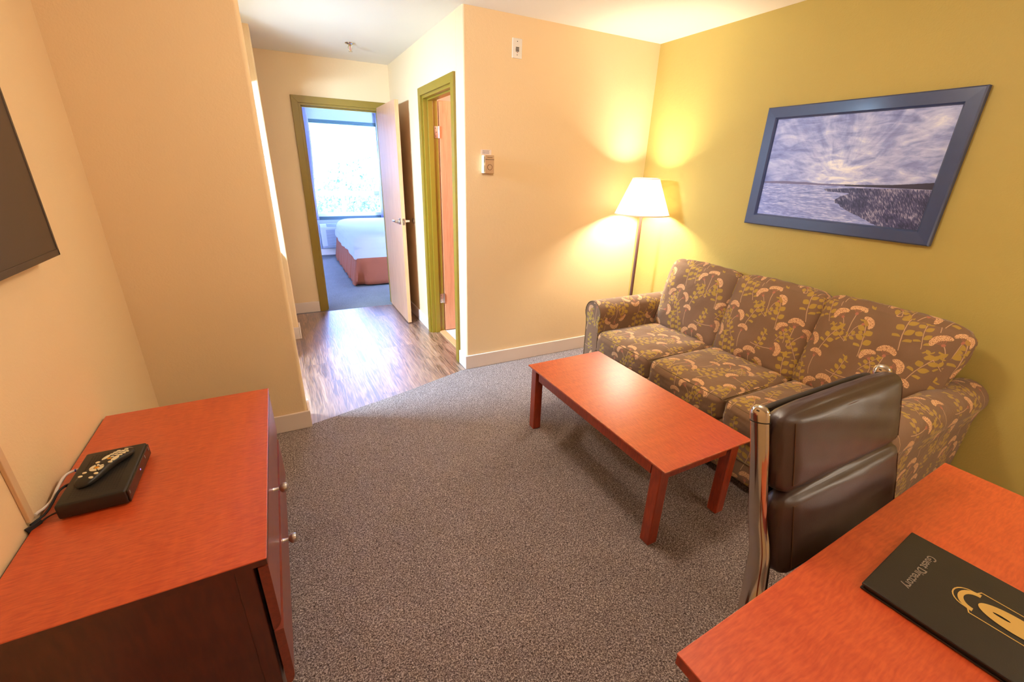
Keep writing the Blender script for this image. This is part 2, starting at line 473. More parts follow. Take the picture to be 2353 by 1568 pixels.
# ------------------------------------------------------------------ materials
CREAM = rgb(236, 205, 159)
M_wall = m_wall('cream_wall_paint', CREAM)
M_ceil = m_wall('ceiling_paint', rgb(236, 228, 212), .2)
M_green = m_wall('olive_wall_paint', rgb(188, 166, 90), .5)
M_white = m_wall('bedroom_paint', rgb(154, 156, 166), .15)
M_base = plain('baseboard_paint', rgb(228, 208, 192), .45, var=.03)
M_trim = plain('olive_trim_paint', rgb(138, 110, 26), .35, var=.03)
M_carpet = m_carpet('carpet', rgb(44, 33, 32), rgb(116, 100, 96), rgb(208, 192, 184))
M_carpet2 = m_carpet('bedroom_carpet', rgb(84, 82, 84), rgb(124, 121, 124), rgb(166, 163, 166))
M_vinyl = m_vinyl('wood_vinyl')
M_tile = plain('bath_tile', rgb(222, 214, 200), .35)
M_thr = plain('threshold_strip', rgb(206, 156, 104), .35)
CH_A, CH_B = rgb(210, 88, 42), rgb(184, 62, 24)
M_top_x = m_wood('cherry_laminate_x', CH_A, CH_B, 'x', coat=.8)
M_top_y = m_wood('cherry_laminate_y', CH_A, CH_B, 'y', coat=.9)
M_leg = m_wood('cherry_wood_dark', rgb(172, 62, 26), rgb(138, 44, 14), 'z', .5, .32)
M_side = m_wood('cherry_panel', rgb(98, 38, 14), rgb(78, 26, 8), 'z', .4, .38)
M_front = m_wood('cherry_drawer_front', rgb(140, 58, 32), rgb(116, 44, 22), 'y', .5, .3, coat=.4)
M_gap = plain('shadow_gap_wood', rgb(40, 18, 8), .8)
M_nickel = plain('brushed_nickel', rgb(206, 197, 190), .28, 1.0, var=.04)
M_chrome = plain('chrome', rgb(205, 196, 186), .08, 1.0, var=.02)
M_leather = plain('brown_leather', rgb(64, 45, 40), .40, var=.12, vscale=14, bump=.25, bscale=260, spec=.6)
M_leath2 = plain('dark_leather_edge', rgb(34, 25, 20), .5, var=.1, bump=.3, bscale=260)
M_thread = plain('stitching', rgb(96, 66, 44), .8)
M_black = plain('black_plastic', rgb(34, 31, 26), .45, var=.08, bump=.08, bscale=500)
M_blackg = plain('gloss_black_plastic', rgb(26, 16, 12), .12)
M_rub = plain('black_rubber', rgb(20, 19, 22), .55)
M_screen = plain('tv_screen', rgb(104, 68, 34), .3, spec=.4)  # brown base colour stands in for the room reflected in the screen
M_bezel = plain('tv_bezel', rgb(58, 42, 32), .35)
M_frame = plain('picture_frame_daylight_tint', rgb(54, 70, 112), .3, var=.08, vscale=30, coat=.3)  # blue of the daylight reflected on the frame, put into its colour
M_print = m_photo()
M_fab = m_fabric()
M_seam = plain('sofa_piping', rgb(112, 88, 58), .85)
M_foot = plain('dark_foot', rgb(28, 20, 16), .6)
M_pole = plain('bronze_lamp_pole', rgb(92, 54, 40), .4, .2)
M_switch = plain('ivory_plastic', rgb(232, 222, 210), .4)
M_thermo = plain('beige_thermostat', rgb(198, 158, 118), .4)
M_ivory = plain('ivory_slot_plastic', rgb(240, 232, 200), .4)
M_dark = plain('dark_slot', rgb(52, 34, 26), .7)
M_red = plain('red_indicator', rgb(190, 30, 20), .4)
M_paper = plain('paper_card', rgb(236, 216, 204), .7)
M_ink = plain('grey_ink', rgb(128, 112, 122), .8)
M_inkd = plain('dark_ink', rgb(92, 62, 44), .8)
M_door = m_door('maple_door', rgb(214, 160, 122), rgb(196, 140, 104))
M_dooredge = m_door('maple_door_edge', rgb(228, 168, 116), rgb(214, 150, 98))
M_door2 = m_door('bathroom_door', rgb(214, 142, 98), rgb(196, 122, 80))
M_sheet = plain('white_bed_linen', rgb(196, 196, 204), .8, var=.02)
M_skirt = plain('rust_bed_skirt', rgb(146, 74, 46), .85, var=.06, bump=.2, bscale=120)
M_ac = plain('white_unit_plastic', rgb(186, 186, 194), .4, var=.01)
M_acd = plain('unit_slots', rgb(112, 118, 132), .6)
M_winf = plain('window_frame_blue_lit', rgb(60, 82, 84), .4)  # teal has the blue daylight on olive trim mixed into the colour
M_winw = plain('white_window_bar', rgb(236, 238, 240), .4, var=.01)
M_curt = plain('pale_curtain', rgb(150, 142, 178), .85, var=.03)
M_book = plain('black_leatherette', rgb(38, 33, 31), .38, var=.15, vscale=10, bump=.3, bscale=420, spec=.5)
M_gold = plain('gold_foil', rgb(232, 196, 120), .32, .55, var=.05)
M_silver = plain('embossed_silver', rgb(140, 126, 114), .5, .2)
M_btn = plain('ivory_buttons', rgb(236, 220, 178), .5)
M_btno = plain('orange_buttons', rgb(230, 150, 16), .5)
M_wcab = plain('white_cable', rgb(232, 214, 200), .5)
M_blue = plain('blue_tape', rgb(50, 60, 170), .5)
M_duct = plain('beige_cable_cover', rgb(214, 178, 136), .4)
M_brass = plain('sprinkler_brass', rgb(170, 140, 90), .3, .9)
M_leafm = plain('tree_foliage', rgb(50, 60, 44), .8, var=.4, vscale=3, spec=.02)
M_bark = plain('tree_bark', rgb(96, 84, 70), .8)
M_grass = plain('grass_ground', rgb(150, 170, 120), .9)
M_kit = plain('kitchen_laminate', rgb(200, 186, 160), .4)

m, t, b = newmat('window_glass')
b.inputs['Transmission Weight'].default_value = 1; b.inputs['Roughness'].default_value = 0; b.inputs['IOR'].default_value = 1.02
b.inputs['Base Color'].default_value = (.96, .99, 1, 1)
M_glass = m

m, t, b = newmat('lamp_shade_linen')          # a lit shade: translucent cloth that glows
tr = t.node('ShaderNodeBsdfTranslucent'); tr.inputs[0].default_value = (1, .93, .78, 1)
df = t.node('ShaderNodeBsdfDiffuse'); t.put(df.inputs[0], t.vm('SCALE', (.95, .9, .8), sc=t.add(t.mul(t.noise(t.obj(), 300, 1), .06), .96)))
ms = t.node('ShaderNodeMixShader'); ms.inputs[0].default_value = .55
t.l.new(df.outputs[0], ms.inputs[1]); t.l.new(tr.outputs[0], ms.inputs[2])
em = t.node('ShaderNodeEmission'); em.inputs[0].default_value = (1, .9, .72, 1); em.inputs[1].default_value = .55
ad = t.node('ShaderNodeAddShader'); t.l.new(ms.outputs[0], ad.inputs[0]); t.l.new(em.outputs[0], ad.inputs[1])
t.l.new(ad.outputs[0], m.node_tree.nodes['Material Output'].inputs[0])
M_shade = m
m, t, b = newmat('lit_bulb')
b.inputs['Emission Color'].default_value = (1, .85, .6, 1); b.inputs['Emission Strength'].default_value = 8
M_bulb = m
m, t, b = newmat('violet_led')
b.inputs['Emission Color'].default_value = (.25, .1, 1, 1); b.inputs['Emission Strength'].default_value = 1.5
M_led = m

# ------------------------------------------------------------------ room shell
CZ = 2.435
XL, XG = -.712, 2.785          # television wall, olive wall
YF, YM, YB = 2.595, 2.97, 5.0  # left facing wall, right facing wall, hall end wall
XH = 1.165                     # hall right wall
X0 = -.026                     # hall left corner
YR = -2.0                      # wall behind the camera
EDGE = [(-.018, 2.612), (.126, 2.651), (.3, 2.704), (.525, 2.762), (.718, 2.823), (.875, 2.88), (1.017, 2.926), (1.161, 2.968)]

mb = MB(); poly = [(XL-.1, YR-.1), (XG+.1, YR-.1), (XG+.1, YM+.05), (1.161, YM+.05)] + EDGE[::-1] + [(-.018, YF+.03), (XL-.1, YF+.03)]
mb.prism(poly, -.06, 0)
struct('floor', mb, M_carpet)
mb = MB(); poly = EDGE + [(XH+.085, YM+.0), (XH+.085, 4.957), (-1.65, 4.957), (-1.65, YF+.03), (-.018, YF+.03)]
mb.prism(poly, -.06, 0)
struct('floor_hall', mb, M_vinyl)
struct('floor_bedroom', MB().box(-2.0, 4.957, -.06, 4.5, 8.5, 0), M_carpet2)
struct('floor_bathroom', MB().box(XH+.12, 2.97, -.06, 3.6, 4.957, .004), M_tile)
struct('trim_1', MB().box(XH+.07, 3.15, -.05, XH+.13, 3.9, .010, .003), M_thr)
mb = MB(); mb.box(XL-.1, YR-.1, CZ, XG+.1, 5.0, CZ+.1); mb.box(-1.75, YF, CZ, XL-.1, 5.0, CZ+.1); mb.box(XG+.1, YM+.12, CZ, 3.7, 5.0, CZ+.1)
struct('ceiling', mb, M_ceil)
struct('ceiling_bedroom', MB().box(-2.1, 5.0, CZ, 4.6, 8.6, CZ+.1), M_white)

struct('wall_left', MB().box(XL-.1, YR-.1, 0, XL, YF+.14, CZ), M_wall)
struct('wall_right', MB().box(XG, YR-.1, 0, XG+.12, YM+.12, CZ), M_green)
struct('wall_behind', MB().box(XL, YR-.12, 0, XG, YR, CZ), M_wall)
def rounded_wall(x0, y0, x1, y1, corners, r=.02):
    """wall slab in plan with bullnosed outside corners; corners = set of 'x0y0' style tags"""
    P = []
    def c(x, y, key, a0):
        if key in corners:
            sx = 1 if 'x0' in key else -1; sy = 1 if 'y0' in key else -1
            for k in range(7):
                a = a0 + k*PI/12
                P.append((x+sx*r+r*math.cos(a), y+sy*r+r*math.sin(a)))
        else: P.append((x, y))
    c(x0, y0, 'x0y0', PI); c(x1, y0, 'x1y0', 1.5*PI); c(x1, y1, 'x1y1', 0); c(x0, y1, 'x0y1', .5*PI)
    return P
mb = MB(); mb.prism(rounded_wall(XL, YF, X0, YF+.14, {'x1y0', 'x1y1'}), 0, CZ)
struct('wall_front_left', mb, M_wall, True)
mb = MB(); mb.prism(rounded_wall(XH, YM, XG, YM+.12, {'x0y0'}, .014), 0, CZ)
struct('wall_front_right', mb, M_wall, True)
# hall right wall with the bathroom doorway
bY0, bY1, bZ = 3.165, 3.885, 2.045
mb = MB(); mb.box(XH, YM+.121, 0, XH+.12, bY0, CZ); mb.box(XH, bY1, 0, XH+.12, YB, CZ); mb.box(XH, bY0, bZ, XH+.12, bY1, CZ)
struct('wall_hall_right', mb, M_wall)
# stub wall at the end of the kitchenette, closet recess behind it
mb = MB(); mb.prism(rounded_wall(-1.6, 4.2, .002, 4.32, {'x1y0', 'x1y1'}, .012), 0, CZ)
struct('wall_hall_stub', mb, M_wall, True)
struct('wall_kitchen_left', MB().box(-1.7, YF, 0, -1.6, YB, CZ), M_wall)
struct('wall_kitchen_front', MB().box(-1.6, YF, 0, XL-.1, YF+.14, CZ), M_wall)
struct('wall_closet', MB().box(-.75, 4.32, 0, -.65, YB, CZ), M_wall)
# end wall with the bedroom doorway
dX0, dX1, dZ = .305, 1.058, 2.04
mb = MB(); mb.box(-1.7, YB, 0, dX0, YB+.12, CZ); mb.box(dX1, YB, 0, 3.7, YB+.12, CZ); mb.box(dX0, YB, dZ, dX1, YB+.12, CZ)
struct('wall_hall_end', mb, M_wall)
# bathroom shell
M_bath = plain('bathroom_wall_paint', rgb(232, 190, 168), .5)
mb = MB(); mb.box(3.55, YM+.12, 0, 3.65, YB, CZ); mb.box(XH+.12, YB-.01, 0, 3.65, YB, CZ); mb.box(XG, YM+.10, 0, 3.65, YM+.125, CZ); mb.box(XH+.12, YM+.12, 0, XG, YM+.125, CZ)
struct('wall_bathroom', mb, M_bath)
# bedroom shell with window opening
wx0, wx1, wz0, wz1 = .56, 1.70, .60, 2.17
YW = 8.35
mb = MB(); mb.box(-2.1, YW, 0, wx0, YW+.14, CZ); mb.box(wx1, YW, 0, 4.6, YW+.14, CZ); mb.box(wx0, YW, 0, wx1, YW+.14, wz0); mb.box(wx0, YW, wz1, wx1, YW+.14, CZ)
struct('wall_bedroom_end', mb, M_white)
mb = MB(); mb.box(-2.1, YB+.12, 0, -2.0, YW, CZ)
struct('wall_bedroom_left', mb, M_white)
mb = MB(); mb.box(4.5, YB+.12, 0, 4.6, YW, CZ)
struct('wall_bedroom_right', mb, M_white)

# baseboards
def bb(name, x0, y0, x1, y1, h=.115):
    return struct(name, MB().box(x0, y0, 0, x1, y1, h, .004), M_base)
T_ = .014
bb('baseboard_front_left', XL+.001, YF-T_, X0+.008, YF-.0005)
bb('baseboard_corner_left', X0+.0005, YF-T_, X0+T_, YF+.15)
bb('baseboard_front_right', XH-.008, YM-T_, XG-.001, YM-.0005)
bb('baseboard_hall_right_near', XH-T_, YM-T_, XH-.0005, 3.105)
bb('baseboard_hall_right_far', XH-T_, 3.945, XH-.0005, YB-.001)
bb('baseboard_hall_end', -.64, YB-T_, .245, YB-.0005)
bb('baseboard_stub_front', -1.0, 4.2-T_, .0024, 4.1995)
bb('baseboard_stub_side', .0025, 4.2-T_, .016, 4.33)
bb('baseboard_left', XL+.0005, YR+.01, XL+T_, YF-T_-.001)
bb('baseboard_right', XG-T_, YR+.01, XG-.0005, YM-T_-.001)
bb('baseboard_bedroom', -1.9, YW-T_, 2.6, YW-.0005, .11)

# bedroom door (door_1)
d1 = structroot('door_1', (dX1, YB, 0))
mb = MB(); w = .058
def casing(mb, a0, a1, z1, fixed, th, axis):
    L_ = [(a0-w, 0), (a0, 0), (a0, z1), (a0-w, z1+w)]
    T_2 = [(a0-w, z1+w), (a0, z1), (a1, z1), (a1+w, z1+w)]
    R_ = [(a1, 0), (a1+w, 0), (a1+w, z1+w), (a1, z1)]
    for q in (L_, T_2, R_): mb.prism(q, fixed-th, fixed, axis, .0015)
casing(mb, dX0, dX1, dZ, YB-.0005, .016, 'y')
casing(mb, dX0, dX1, dZ, YB+.12+.0165, .016, 'y')
mb.box(dX0-.0, YB-.001, 0, dX0+.02, YB+.121, dZ, .002); mb.box(dX1-.02, YB-.001, 0, dX1, YB+.121, dZ, .002); mb.box(dX0+.0202, YB-.001, dZ-.02, dX1-.0202, YB+.121, dZ, .001)
mb.box(dX0+.02, YB+.045, 0, dX0+.032, YB+.085, dZ-.02, .002); mb.box(dX1-.032, YB+.045, 0, dX1-.02, YB+.085, dZ-.02, .002); mb.box(dX0+.0325, YB+.045, dZ-.032, dX1-.0325, YB+.085, dZ-.0202, .001)
build('door_frame', mb, M_trim, d1)
mb = MB(); mb.box(1.016, 4.215, .012, 1.052, 4.975, 2.045, .0015)
leaf = build('door_leaf', mb, M_door, d1)
e = build('door_edge', MB().box(1.0175, 4.2135, .014, 1.0505, 4.216, 2.043), M_dooredge, leaf)
hz_ = 1.02
mb = MB(); mb.lathe([(0, 0), (.027, 0), (.027, .006), (.014, .012), (.012, .05), (0, .05)], (1.0155, 4.275, hz_), 24, 'x', M=None)
for sgn, fx in ((-1, 1.0155), (1, 1.0525)):
    pass
mb = MB()
for sgn, fx in ((-1, 1.0158), (1, 1.0522)):
    prof = [(0, 0), (.030, 0), (.030, .004), (.018, .010), (.012, .022), (.011, .052), (0, .054)]
    R = Matrix.Translation((fx, 4.275, hz_)) @ (Matrix.Rotation(PI/2*sgn, 4, 'Y'))
    mb.lathe(prof, M=R, seg=24)
    mb.tube([(fx+sgn*.045, 4.270, hz_), (fx+sgn*.047, 4.30, hz_), (fx+sgn*.046, 4.35, hz_-.002), (fx+sgn*.044, 4.385, hz_-.004)], .009, 12)
build('lever_handle', mb, M_nickel, leaf, True)
mb = MB(); mb.box(1.0225, 4.2115, hz_-.03, 1.0455, 4.2145, hz_+.03, .0008); mb.box(1.028, 4.203, hz_-.008, 1.040, 4.213, hz_+.008, .002)
build('latch_plate', mb, M_nickel, leaf)
mb = MB()
for z in (.25, 1.05, 1.82): mb.box(1.034, 4.978, z-.045, 1.0385, 4.998, z+.045); mb.lathe([(0, -.047), (.006, -.047), (.006, .047), (0, .047)], (1.0565, 4.981, z), 12)
build('hinge', mb, M_nickel, d1, True)
mb = MB(); mb.box(dX0+.0195, YB+.01, .98, dX0+.0215, YB+.04, 1.06, .0005)
build('strike_plate', mb, M_nickel, d1)

# bathroom door (door_2)
d2 = structroot('door_2', (XH, bY1, 0))
mb = MB()
casing(mb, bY0, bY1, bZ, XH-.0005, .018, 'x')
mb.box(XH-.001, bY0, 0, XH+.121, bY0+.02, bZ, .002); mb.box(XH-.001, bY1-.02, 0, XH+.121, bY1, bZ, .002); mb.box(XH-.001, bY0+.0202, bZ-.02, XH+.121, bY1-.0202, bZ, .001)
mb.box(XH+.035, bY1-.032, 0, XH+.078, bY1-.02, bZ-.02, .002); mb.box(XH+.035, bY0+.02, 0, XH+.078, bY0+.032, bZ-.02, .002); mb.box(XH+.035, bY0+.0325, bZ-.032, XH+.078, bY1-.0325, bZ-.0202, .001)
build('door_frame', mb, M_trim, d2)
leaf2 = build('door_leaf', MB().box(XH+.135, bY1-.022, .012, XH+.135+.70, bY1+.014, bZ-.022, .0015), M_door2, d2)
build('door_edge', MB().box(XH+.1335, bY1-.020, .014, XH+.136, bY1+.012, bZ-.024), M_dooredge, leaf2)
for z in (.34, 1.785):
    mb = MB()
    mb.box(XH+.086, bY1-.0225, z-.045, XH+.121, bY1-.0195, z+.045, .0012)
    mb.box(XH+.1315, bY1-.018, z-.045, XH+.1345, bY1+.010, z+.045, .0008)
    for k in range(5): mb.lathe([(0, -.0085), (.0065, -.0085), (.0065, .0085), (0, .0085)], (XH+.128, bY1-.0255, z-.036+k*.018), 14)
    h = build('hinge', mb, M_nickel, d2, True)
    mb = MB()
    for dz in (-.03, 0, .03): mb.lathe([(0, 0), (.0035, 0), (.0025, .0012), (0, .0012)], M=Matrix.Translation((XH+.098+(.006 if dz == 0 else 0), bY1-.0226, z+dz)) @ Matrix.Rotation(PI/2, 4, 'X'), seg=10)
    build('screw', mb, M_dark, h)

# window_1
wn = structroot('window_1', (wx0, YW, wz0))
mb = MB(); f = .055
mb.box(wx0, YW+.01, wz0, wx0+.03, YW+.10, wz1, .003); mb.box(wx1-.03, YW+.01, wz0, wx1, YW+.10, wz1, .003)
mb.box(wx0, YW+.005, wz1-f, wx1, YW+.10, wz1, .003); mb.box(wx0, YW+.005, wz0, wx1, YW+.10, wz0+f, .003)
mb.box(wx0, YW-.004, wz1-.022, wx1, YW+.02, wz1, .003)
build('window_frame', mb, M_winf, wn)
mb = MB(); mb.box(wx0+.03, YW+.04, 1.0, wx1-.03, YW+.08, 1.075, .003); mb.box(1.0, YW+.04, wz0+f, 1.055, YW+.08, 1.0, .003); mb.box(wx0+.03, YW+.045, wz0+f, wx1-.03, YW+.078, wz0+f+.06, .003)
build('window_bar', mb, M_winw, wn)
build('window_glass', MB().box(wx0+.03, YW+.055, wz0+f, wx1-.03, YW+.059, wz1-f), M_glass, wn)

# ------------------------------------------------------------------ unseen kitchenette parts, added to shade the stub wall
mb = MB(); mb.box(-1.2, 3.87, 2.05, -.10, 4.198, CZ)
struct('shade_soffit', mb, M_wall)  # unseen soffit, added to cut the kitchen light off the stub's top
kc = thing('shade_counter', 'pale unseen counter added in the hall recess to shade the stub wall', 'counter', (-.6, 4.0, 0))
build('cabinet', MB().box(-1.2, 3.64, .08, -.10, 4.18, .80, .004), M_kit, kc)
build('countertop', MB().box(-1.22, 3.60, .80, -.06, 4.183, .84, .006), M_kit, kc)  # unseen counter, its edge placed to shade the foot of the stub
build('plinth', MB().box(-1.18, 3.70, 0, -.12, 4.16, .08), M_dark, kc)

# ------------------------------------------------------------------ outside
struct('ground_outside', MB().box(-30, YW+.2, -4.1, 30, 60, -4), M_grass)
def tree(x, y, z0, h, r, label):
    o = thing('tree', label, 'tree', (x, y, z0), group='trees beyond the bedroom window')
    mb = MB(); mb.tube([(x, y, z0), (x+.2, y, z0+h*.3), (x, y+.2, z0+h*.6)], .16, 8); build('trunk', mb, M_bark, o, True)
    mb = MB(); b = mb.b
    for k in range(5200):
        a = random.uniform(0, 2*PI); e = random.uniform(-1, 1); rr = r*random.random()**.4
        p = Vector((x+rr*math.cos(a)*math.sqrt(1-e*e), y+rr*math.sin(a)*math.sqrt(1-e*e), z0+h*.62+rr*e*.9))
        s_ = random.uniform(.05, .12); u = Vector((random.gauss(0, 1), random.gauss(0, 1), random.gauss(0, 1))).normalized(); w_ = u.orthogonal().normalized()
        vs = [b.verts.new(p+u*s_*c1+w_*s_*c2) for c1, c2 in ((-1, 0), (0, -.45), (1, 0), (0, .45))]
        b.faces.new(vs)
    build('foliage', mb, M_leafm, o)
tree(-2.6, 19, -4, 6.4, 2.3, 'leafy tree outside, seen at the left side of the bedroom window')
tree(3.2, 17.5, -4, 6.2, 2.2, 'leafy tree outside, seen at the right side of the bedroom window')
tree(.8, 25, -4, 5.6, 2.2, 'farther leafy tree seen at the middle of the bedroom window')

# ------------------------------------------------------------------ bedroom contents
bed = thing('bed', 'large bed with white linen and rust bed skirt, seen through the bedroom doorway', 'bed', (1.8, 6.97, 0))
def bedshell(mb, x0, y0, x1, y1, z0, z1, r):
    mb.cushion((x0+x1)/2, (y0+y1)/2, (z0+z1)/2, (x1-x0)/2, (y1-y0)/2, (z1-z0)/2, r, .006, 22, wr=.004, seed=3)
mb = MB(); bedshell(mb, .80, 5.94, 2.9, 8.0, .335, .675, .15)
# drape the sheet over the mattress: flare the lower rim a little, fold at the near corner
for v in mb.b.verts:
    if v.co.z < .50:
        if v.co.x < .955: v.co.x = .80
        if v.co.y < 6.095: v.co.y = 5.94
    if v.co.z < .55:
        k = (.55-v.co.z)/.22
        v.co.x += (-.02 if v.co.x < 1 else 0)*k*(1+.6*math.sin(v.co.y*16)); v.co.y += (-.015 if v.co.y < 6.2 else 0)*k
        v.co.z += .018*math.sin(v.co.y*5)*k
build('bed_linen', mb, M_sheet, bed, True, sub=1)
mb = MB(); b_ = mb.b
ring = []
def skirt_pts():
    P = []
    x0, y0, x1, y1 = .81, 5.93, 2.88, 8.0
    n = 60
    for i in range(n+1): P.append((x0, y1+(y0-y1)*i/n, 'l', i/n))
    for i in range(n+1): P.append((x0+(x1-x0)*i/n, y0, 'f', i/n))
    return P
P = skirt_pts(); rows = []
for k in range(7):
    z = .37-.345*k/6; row = []
    for (x, y, sd, u) in P:
        fl = .065*k/6
        if sd == 'l':
            w_ = .012*k/6*math.sin(u*70)+.006*k/6*math.sin(u*31)
            row.append(b_.verts.new((x-fl*.9+w_, y-(fl if u > .97 else 0), z)))
        else:
            d = abs(u-.035); pl = .05*k/6 if .015 < u < .05 else 0
            w_ = .004*k/6*math.sin(u*40)
            row.append(b_.verts.new((x-(fl if u < .03 else 0), y-fl*.9+w_+pl, z)))
    rows.append(row)
for r0, r1 in zip(rows, rows[1:]):
    for i in range(len(P)-1): b_.faces.new((r0[i], r0[i+1], r1[i+1], r1[i]))
o = build('bed_skirt', mb, M_skirt, bed, True); md = o.modifiers.new('t', 'SOLIDIFY'); md.thickness = .004
build('bed_base', MB().box(.90, 6.03, .03, 2.85, 7.9, .345, .01), M_foot, bed)
for (x, y) in ((.95, 6.1), (.95, 7.8), (2.8, 6.1), (2.8, 7.8)): build('bed_foot', MB().box(x, y, 0, x+.05, y+.05, .03), M_foot, bed)

ac = thing('wall_heater', 'white wall heating and cooling unit under the bedroom window', 'air conditioner', (1.05, 8.2, .14))
mb = MB(); mb.prism([(8.348, .15), (8.14, .15), (8.11, .19), (8.15, .50), (8.20, .545), (8.348, .545)], .575, 1.62, 'x', .008)
build('housing', mb, M_ac, ac)
mb = MB()
for k in range(14):
    z = .20+k*.019; y = 8.11+(z-.19)*.13
    mb.box(.66, y-.004, z, 1.55, y+.004, z+.009)
g_ = build('louvre', mb, M_acd, ac)
mb = MB(); mb.prism([(8.16, .510), (8.20, .5475), (8.27, .5475), (8.27, .551), (8.198, .551), (8.157, .513)], .68, 1.5, 'x')
build('air_outlet', mb, M_acd, ac)
# curtains as gathered cloth
def curtain(x0, x1, zt, zb, label, n=46, seed=1):
    rnd = random.Random(seed); y = YW-.07
    mb = MB(); b = mb.b; rows = []
    for k in range(9):
        z = zt+(zb-zt)*k/8; row = []
        for i in range(n+1):
            u = i/n; x = x0+(x1-x0)*u
            row.append(b.verts.new((x+(.02*math.sin(k*.7)), y+.03*math.sin(u*2*PI*(x1-x0)*9+seed)*(1+.1*k), z)))
        rows.append(row)
    for a, c in zip(rows, rows[1:]):
        for i in range(n): b.faces.new((a[i], a[i+1], c[i+1], c[i]))
    o = build('curtain', mb, M_curt, None, True, loc=((x0+x1)/2, y, zb)); md = o.modifiers.new('t', 'SOLIDIFY'); md.thickness = .003
    tag(o, label, 'curtain'); return o
curtain(.30, .60, 2.40, .62, 'pale gathered curtain at the left edge of the bedroom window', seed=1)
curtain(1.655, 2.2, 2.40, .62, 'pale gathered curtain at the right edge of the bedroom window behind the door', seed=2)

# ------------------------------------------------------------------ wall fittings
o = MB(); R = Matrix.Translation((XH+.0006, 4.345, 1.015)) @ Matrix.Rotation(-PI/2, 4, 'Y')
o.lathe([(0, 0), (.029, 0), (.029, .004), (.022, .012), (.012, .010), (0, .009)], M=R, seg=28)
o = build('door_bumper', o, M_nickel, None, True, loc=(XH+.0006, 4.345, 1.015)); tag(o, 'round metal door bumper on the hall wall behind the open door', 'door stop')

sp = thing('fire_sprinkler', 'small chrome fire sprinkler head hanging from the hall ceiling', 'sprinkler', (.714, 4.333, CZ))
sx, sy = .714, 4.333
build('escutcheon', MB().lathe([(0, 0), (.038, -.001), (.036, -.006), (.02, -.011), (.013, -.013), (0, -.013)], (sx, sy, CZ-.0005), 28), M_chrome, sp, True)
mb = MB(); mb.lathe([(0, -.012), (.010, -.012), (.010, -.022), (0, -.022)], (sx, sy, CZ), 16)
for s_ in (-1, 1): mb.tube([(sx+s_*.009, sy, CZ-.02), (sx+s_*.014, sy, CZ-.03), (sx+s_*.012, sy, CZ-.045), (sx+s_*.002, sy, CZ-.056)], .0022, 8)
mb.lathe([(0, 0), (.005, 0), (.004, -.006), (0, -.006)], (sx, sy, CZ-.053), 12)
build('sprinkler_frame', mb, M_brass, sp, True)
build('glass_bulb', MB().lathe([(0, 0), (.0025, -.002), (.0025, -.028), (0, -.03)], (sx, sy, CZ-.022), 10), M_red, sp, True)
mb = MB()
mb.lathe([(0, 0), (.008, 0), (.008, -.0015), (0, -.0015)], (sx, sy, CZ-.060), 16)
for k in range(10):
    a = 2*PI*k/10; M = Matrix.Translation((sx, sy, CZ-.0605)) @ Matrix.Rotation(a, 4, 'Z')
    mb.box(.006, -.0022, -.0008, .018, .0022, .0008, M=M)
build('deflector', mb, M_chrome, sp)

al = thing('alarm_plate', 'ivory alarm sounder plate with small grille high on the cream wall', 'alarm', (1.545, YM, 2.252))
build('plate', MB().box(1.509, YM-.007, 2.196, 1.581, YM+.0006, 2.308, .003), M_switch, al)
mb = MB()
for i in range(6):
    for j in range(6): mb.box(1.534+i*.0042, YM-.0085, 2.233+j*.0046, 1.5366+i*.0042, YM-.0065, 2.2362+j*.0046)
g = build('grille', mb, M_dark, al)
for z in (2.215, 2.290):
    mb = MB(); mb.lathe([(0, 0), (.003, 0), (.002, .0012), (0, .0012)], M=Matrix.Translation((1.545, YM-.007, z)) @ Matrix.Rotation(PI/2, 4, 'X'), seg=12)
    build('screw', mb, M_dark, al)
build('indicator_light', MB().lathe([(0, 0), (.0025, 0), (.0018, .002), (0, .0022)], M=Matrix.Translation((1.546, YM-.007, 2.2285)) @ Matrix.Rotation(PI/2, 4, 'X'), seg=12), M_red, al)

def text_obj(name, body, size, mat, M, parent, bold=0.0, ext=.0004):
    cu = bpy.data.curves.new(name, 'FONT'); cu.body = body; cu.size = size; cu.align_x = 'CENTER'; cu.align_y = 'CENTER'; cu.extrude = ext; cu.offset = bold
    tmp = bpy.data.objects.new('tmp', cu); COL.objects.link(tmp)
    dg = bpy.context.evaluated_depsgraph_get(); me = bpy.data.meshes.new_from_object(tmp.evaluated_get(dg))
    bpy.data.objects.remove(tmp); bpy.data.curves.remove(cu)
    me.transform(M); me.name = name
    me.materials.clear(); me.materials.append(mat)
    o = bpy.data.objects.new(name, me); COL.objects.link(o); o.parent = parent; return o

th = thing('thermostat', 'beige wall thermostat with round dial on the cream wall', 'thermostat', (1.336, YM, 1.54))
build('housing', MB().box(1.300, YM-.034, 1.482, 1.374, YM-.0005, 1.600, .004), M_thermo, th)
build('side_panel', MB().box(1.293, YM-.030, 1.484, 1.3005, YM-.0005, 1.598, .002), M_ivory, th)
build('side_strip', MB().box(1.2945, YM-.0352, 1.484, 1.307, YM-.0305, 1.598, .001), M_ivory, th)
mb = MB(); mb.box(1.2985, YM-.0362, 1.493, 1.3018, YM-.035, 1.534); mb.box(1.2985, YM-.0362, 1.551, 1.3018, YM-.035, 1.591)
build('vent_slot', mb, M_dark, th)
build('seam', MB().box(1.308, YM-.0348, 1.5705, 1.373, YM-.0338, 1.5735), M_dark, th)
RX = Matrix.Rotation(PI/2, 4, 'X')
mb = MB(); mb.lathe([(.0165, 0), (.0185, 0), (.0185, .0012), (.0165, .0012), (.0165, 0)], M=Matrix.Translation((1.341, YM-.0338, 1.523)) @ RX, seg=36, cap=False)
dl = build('dial_ring', mb, M_inkd, th)
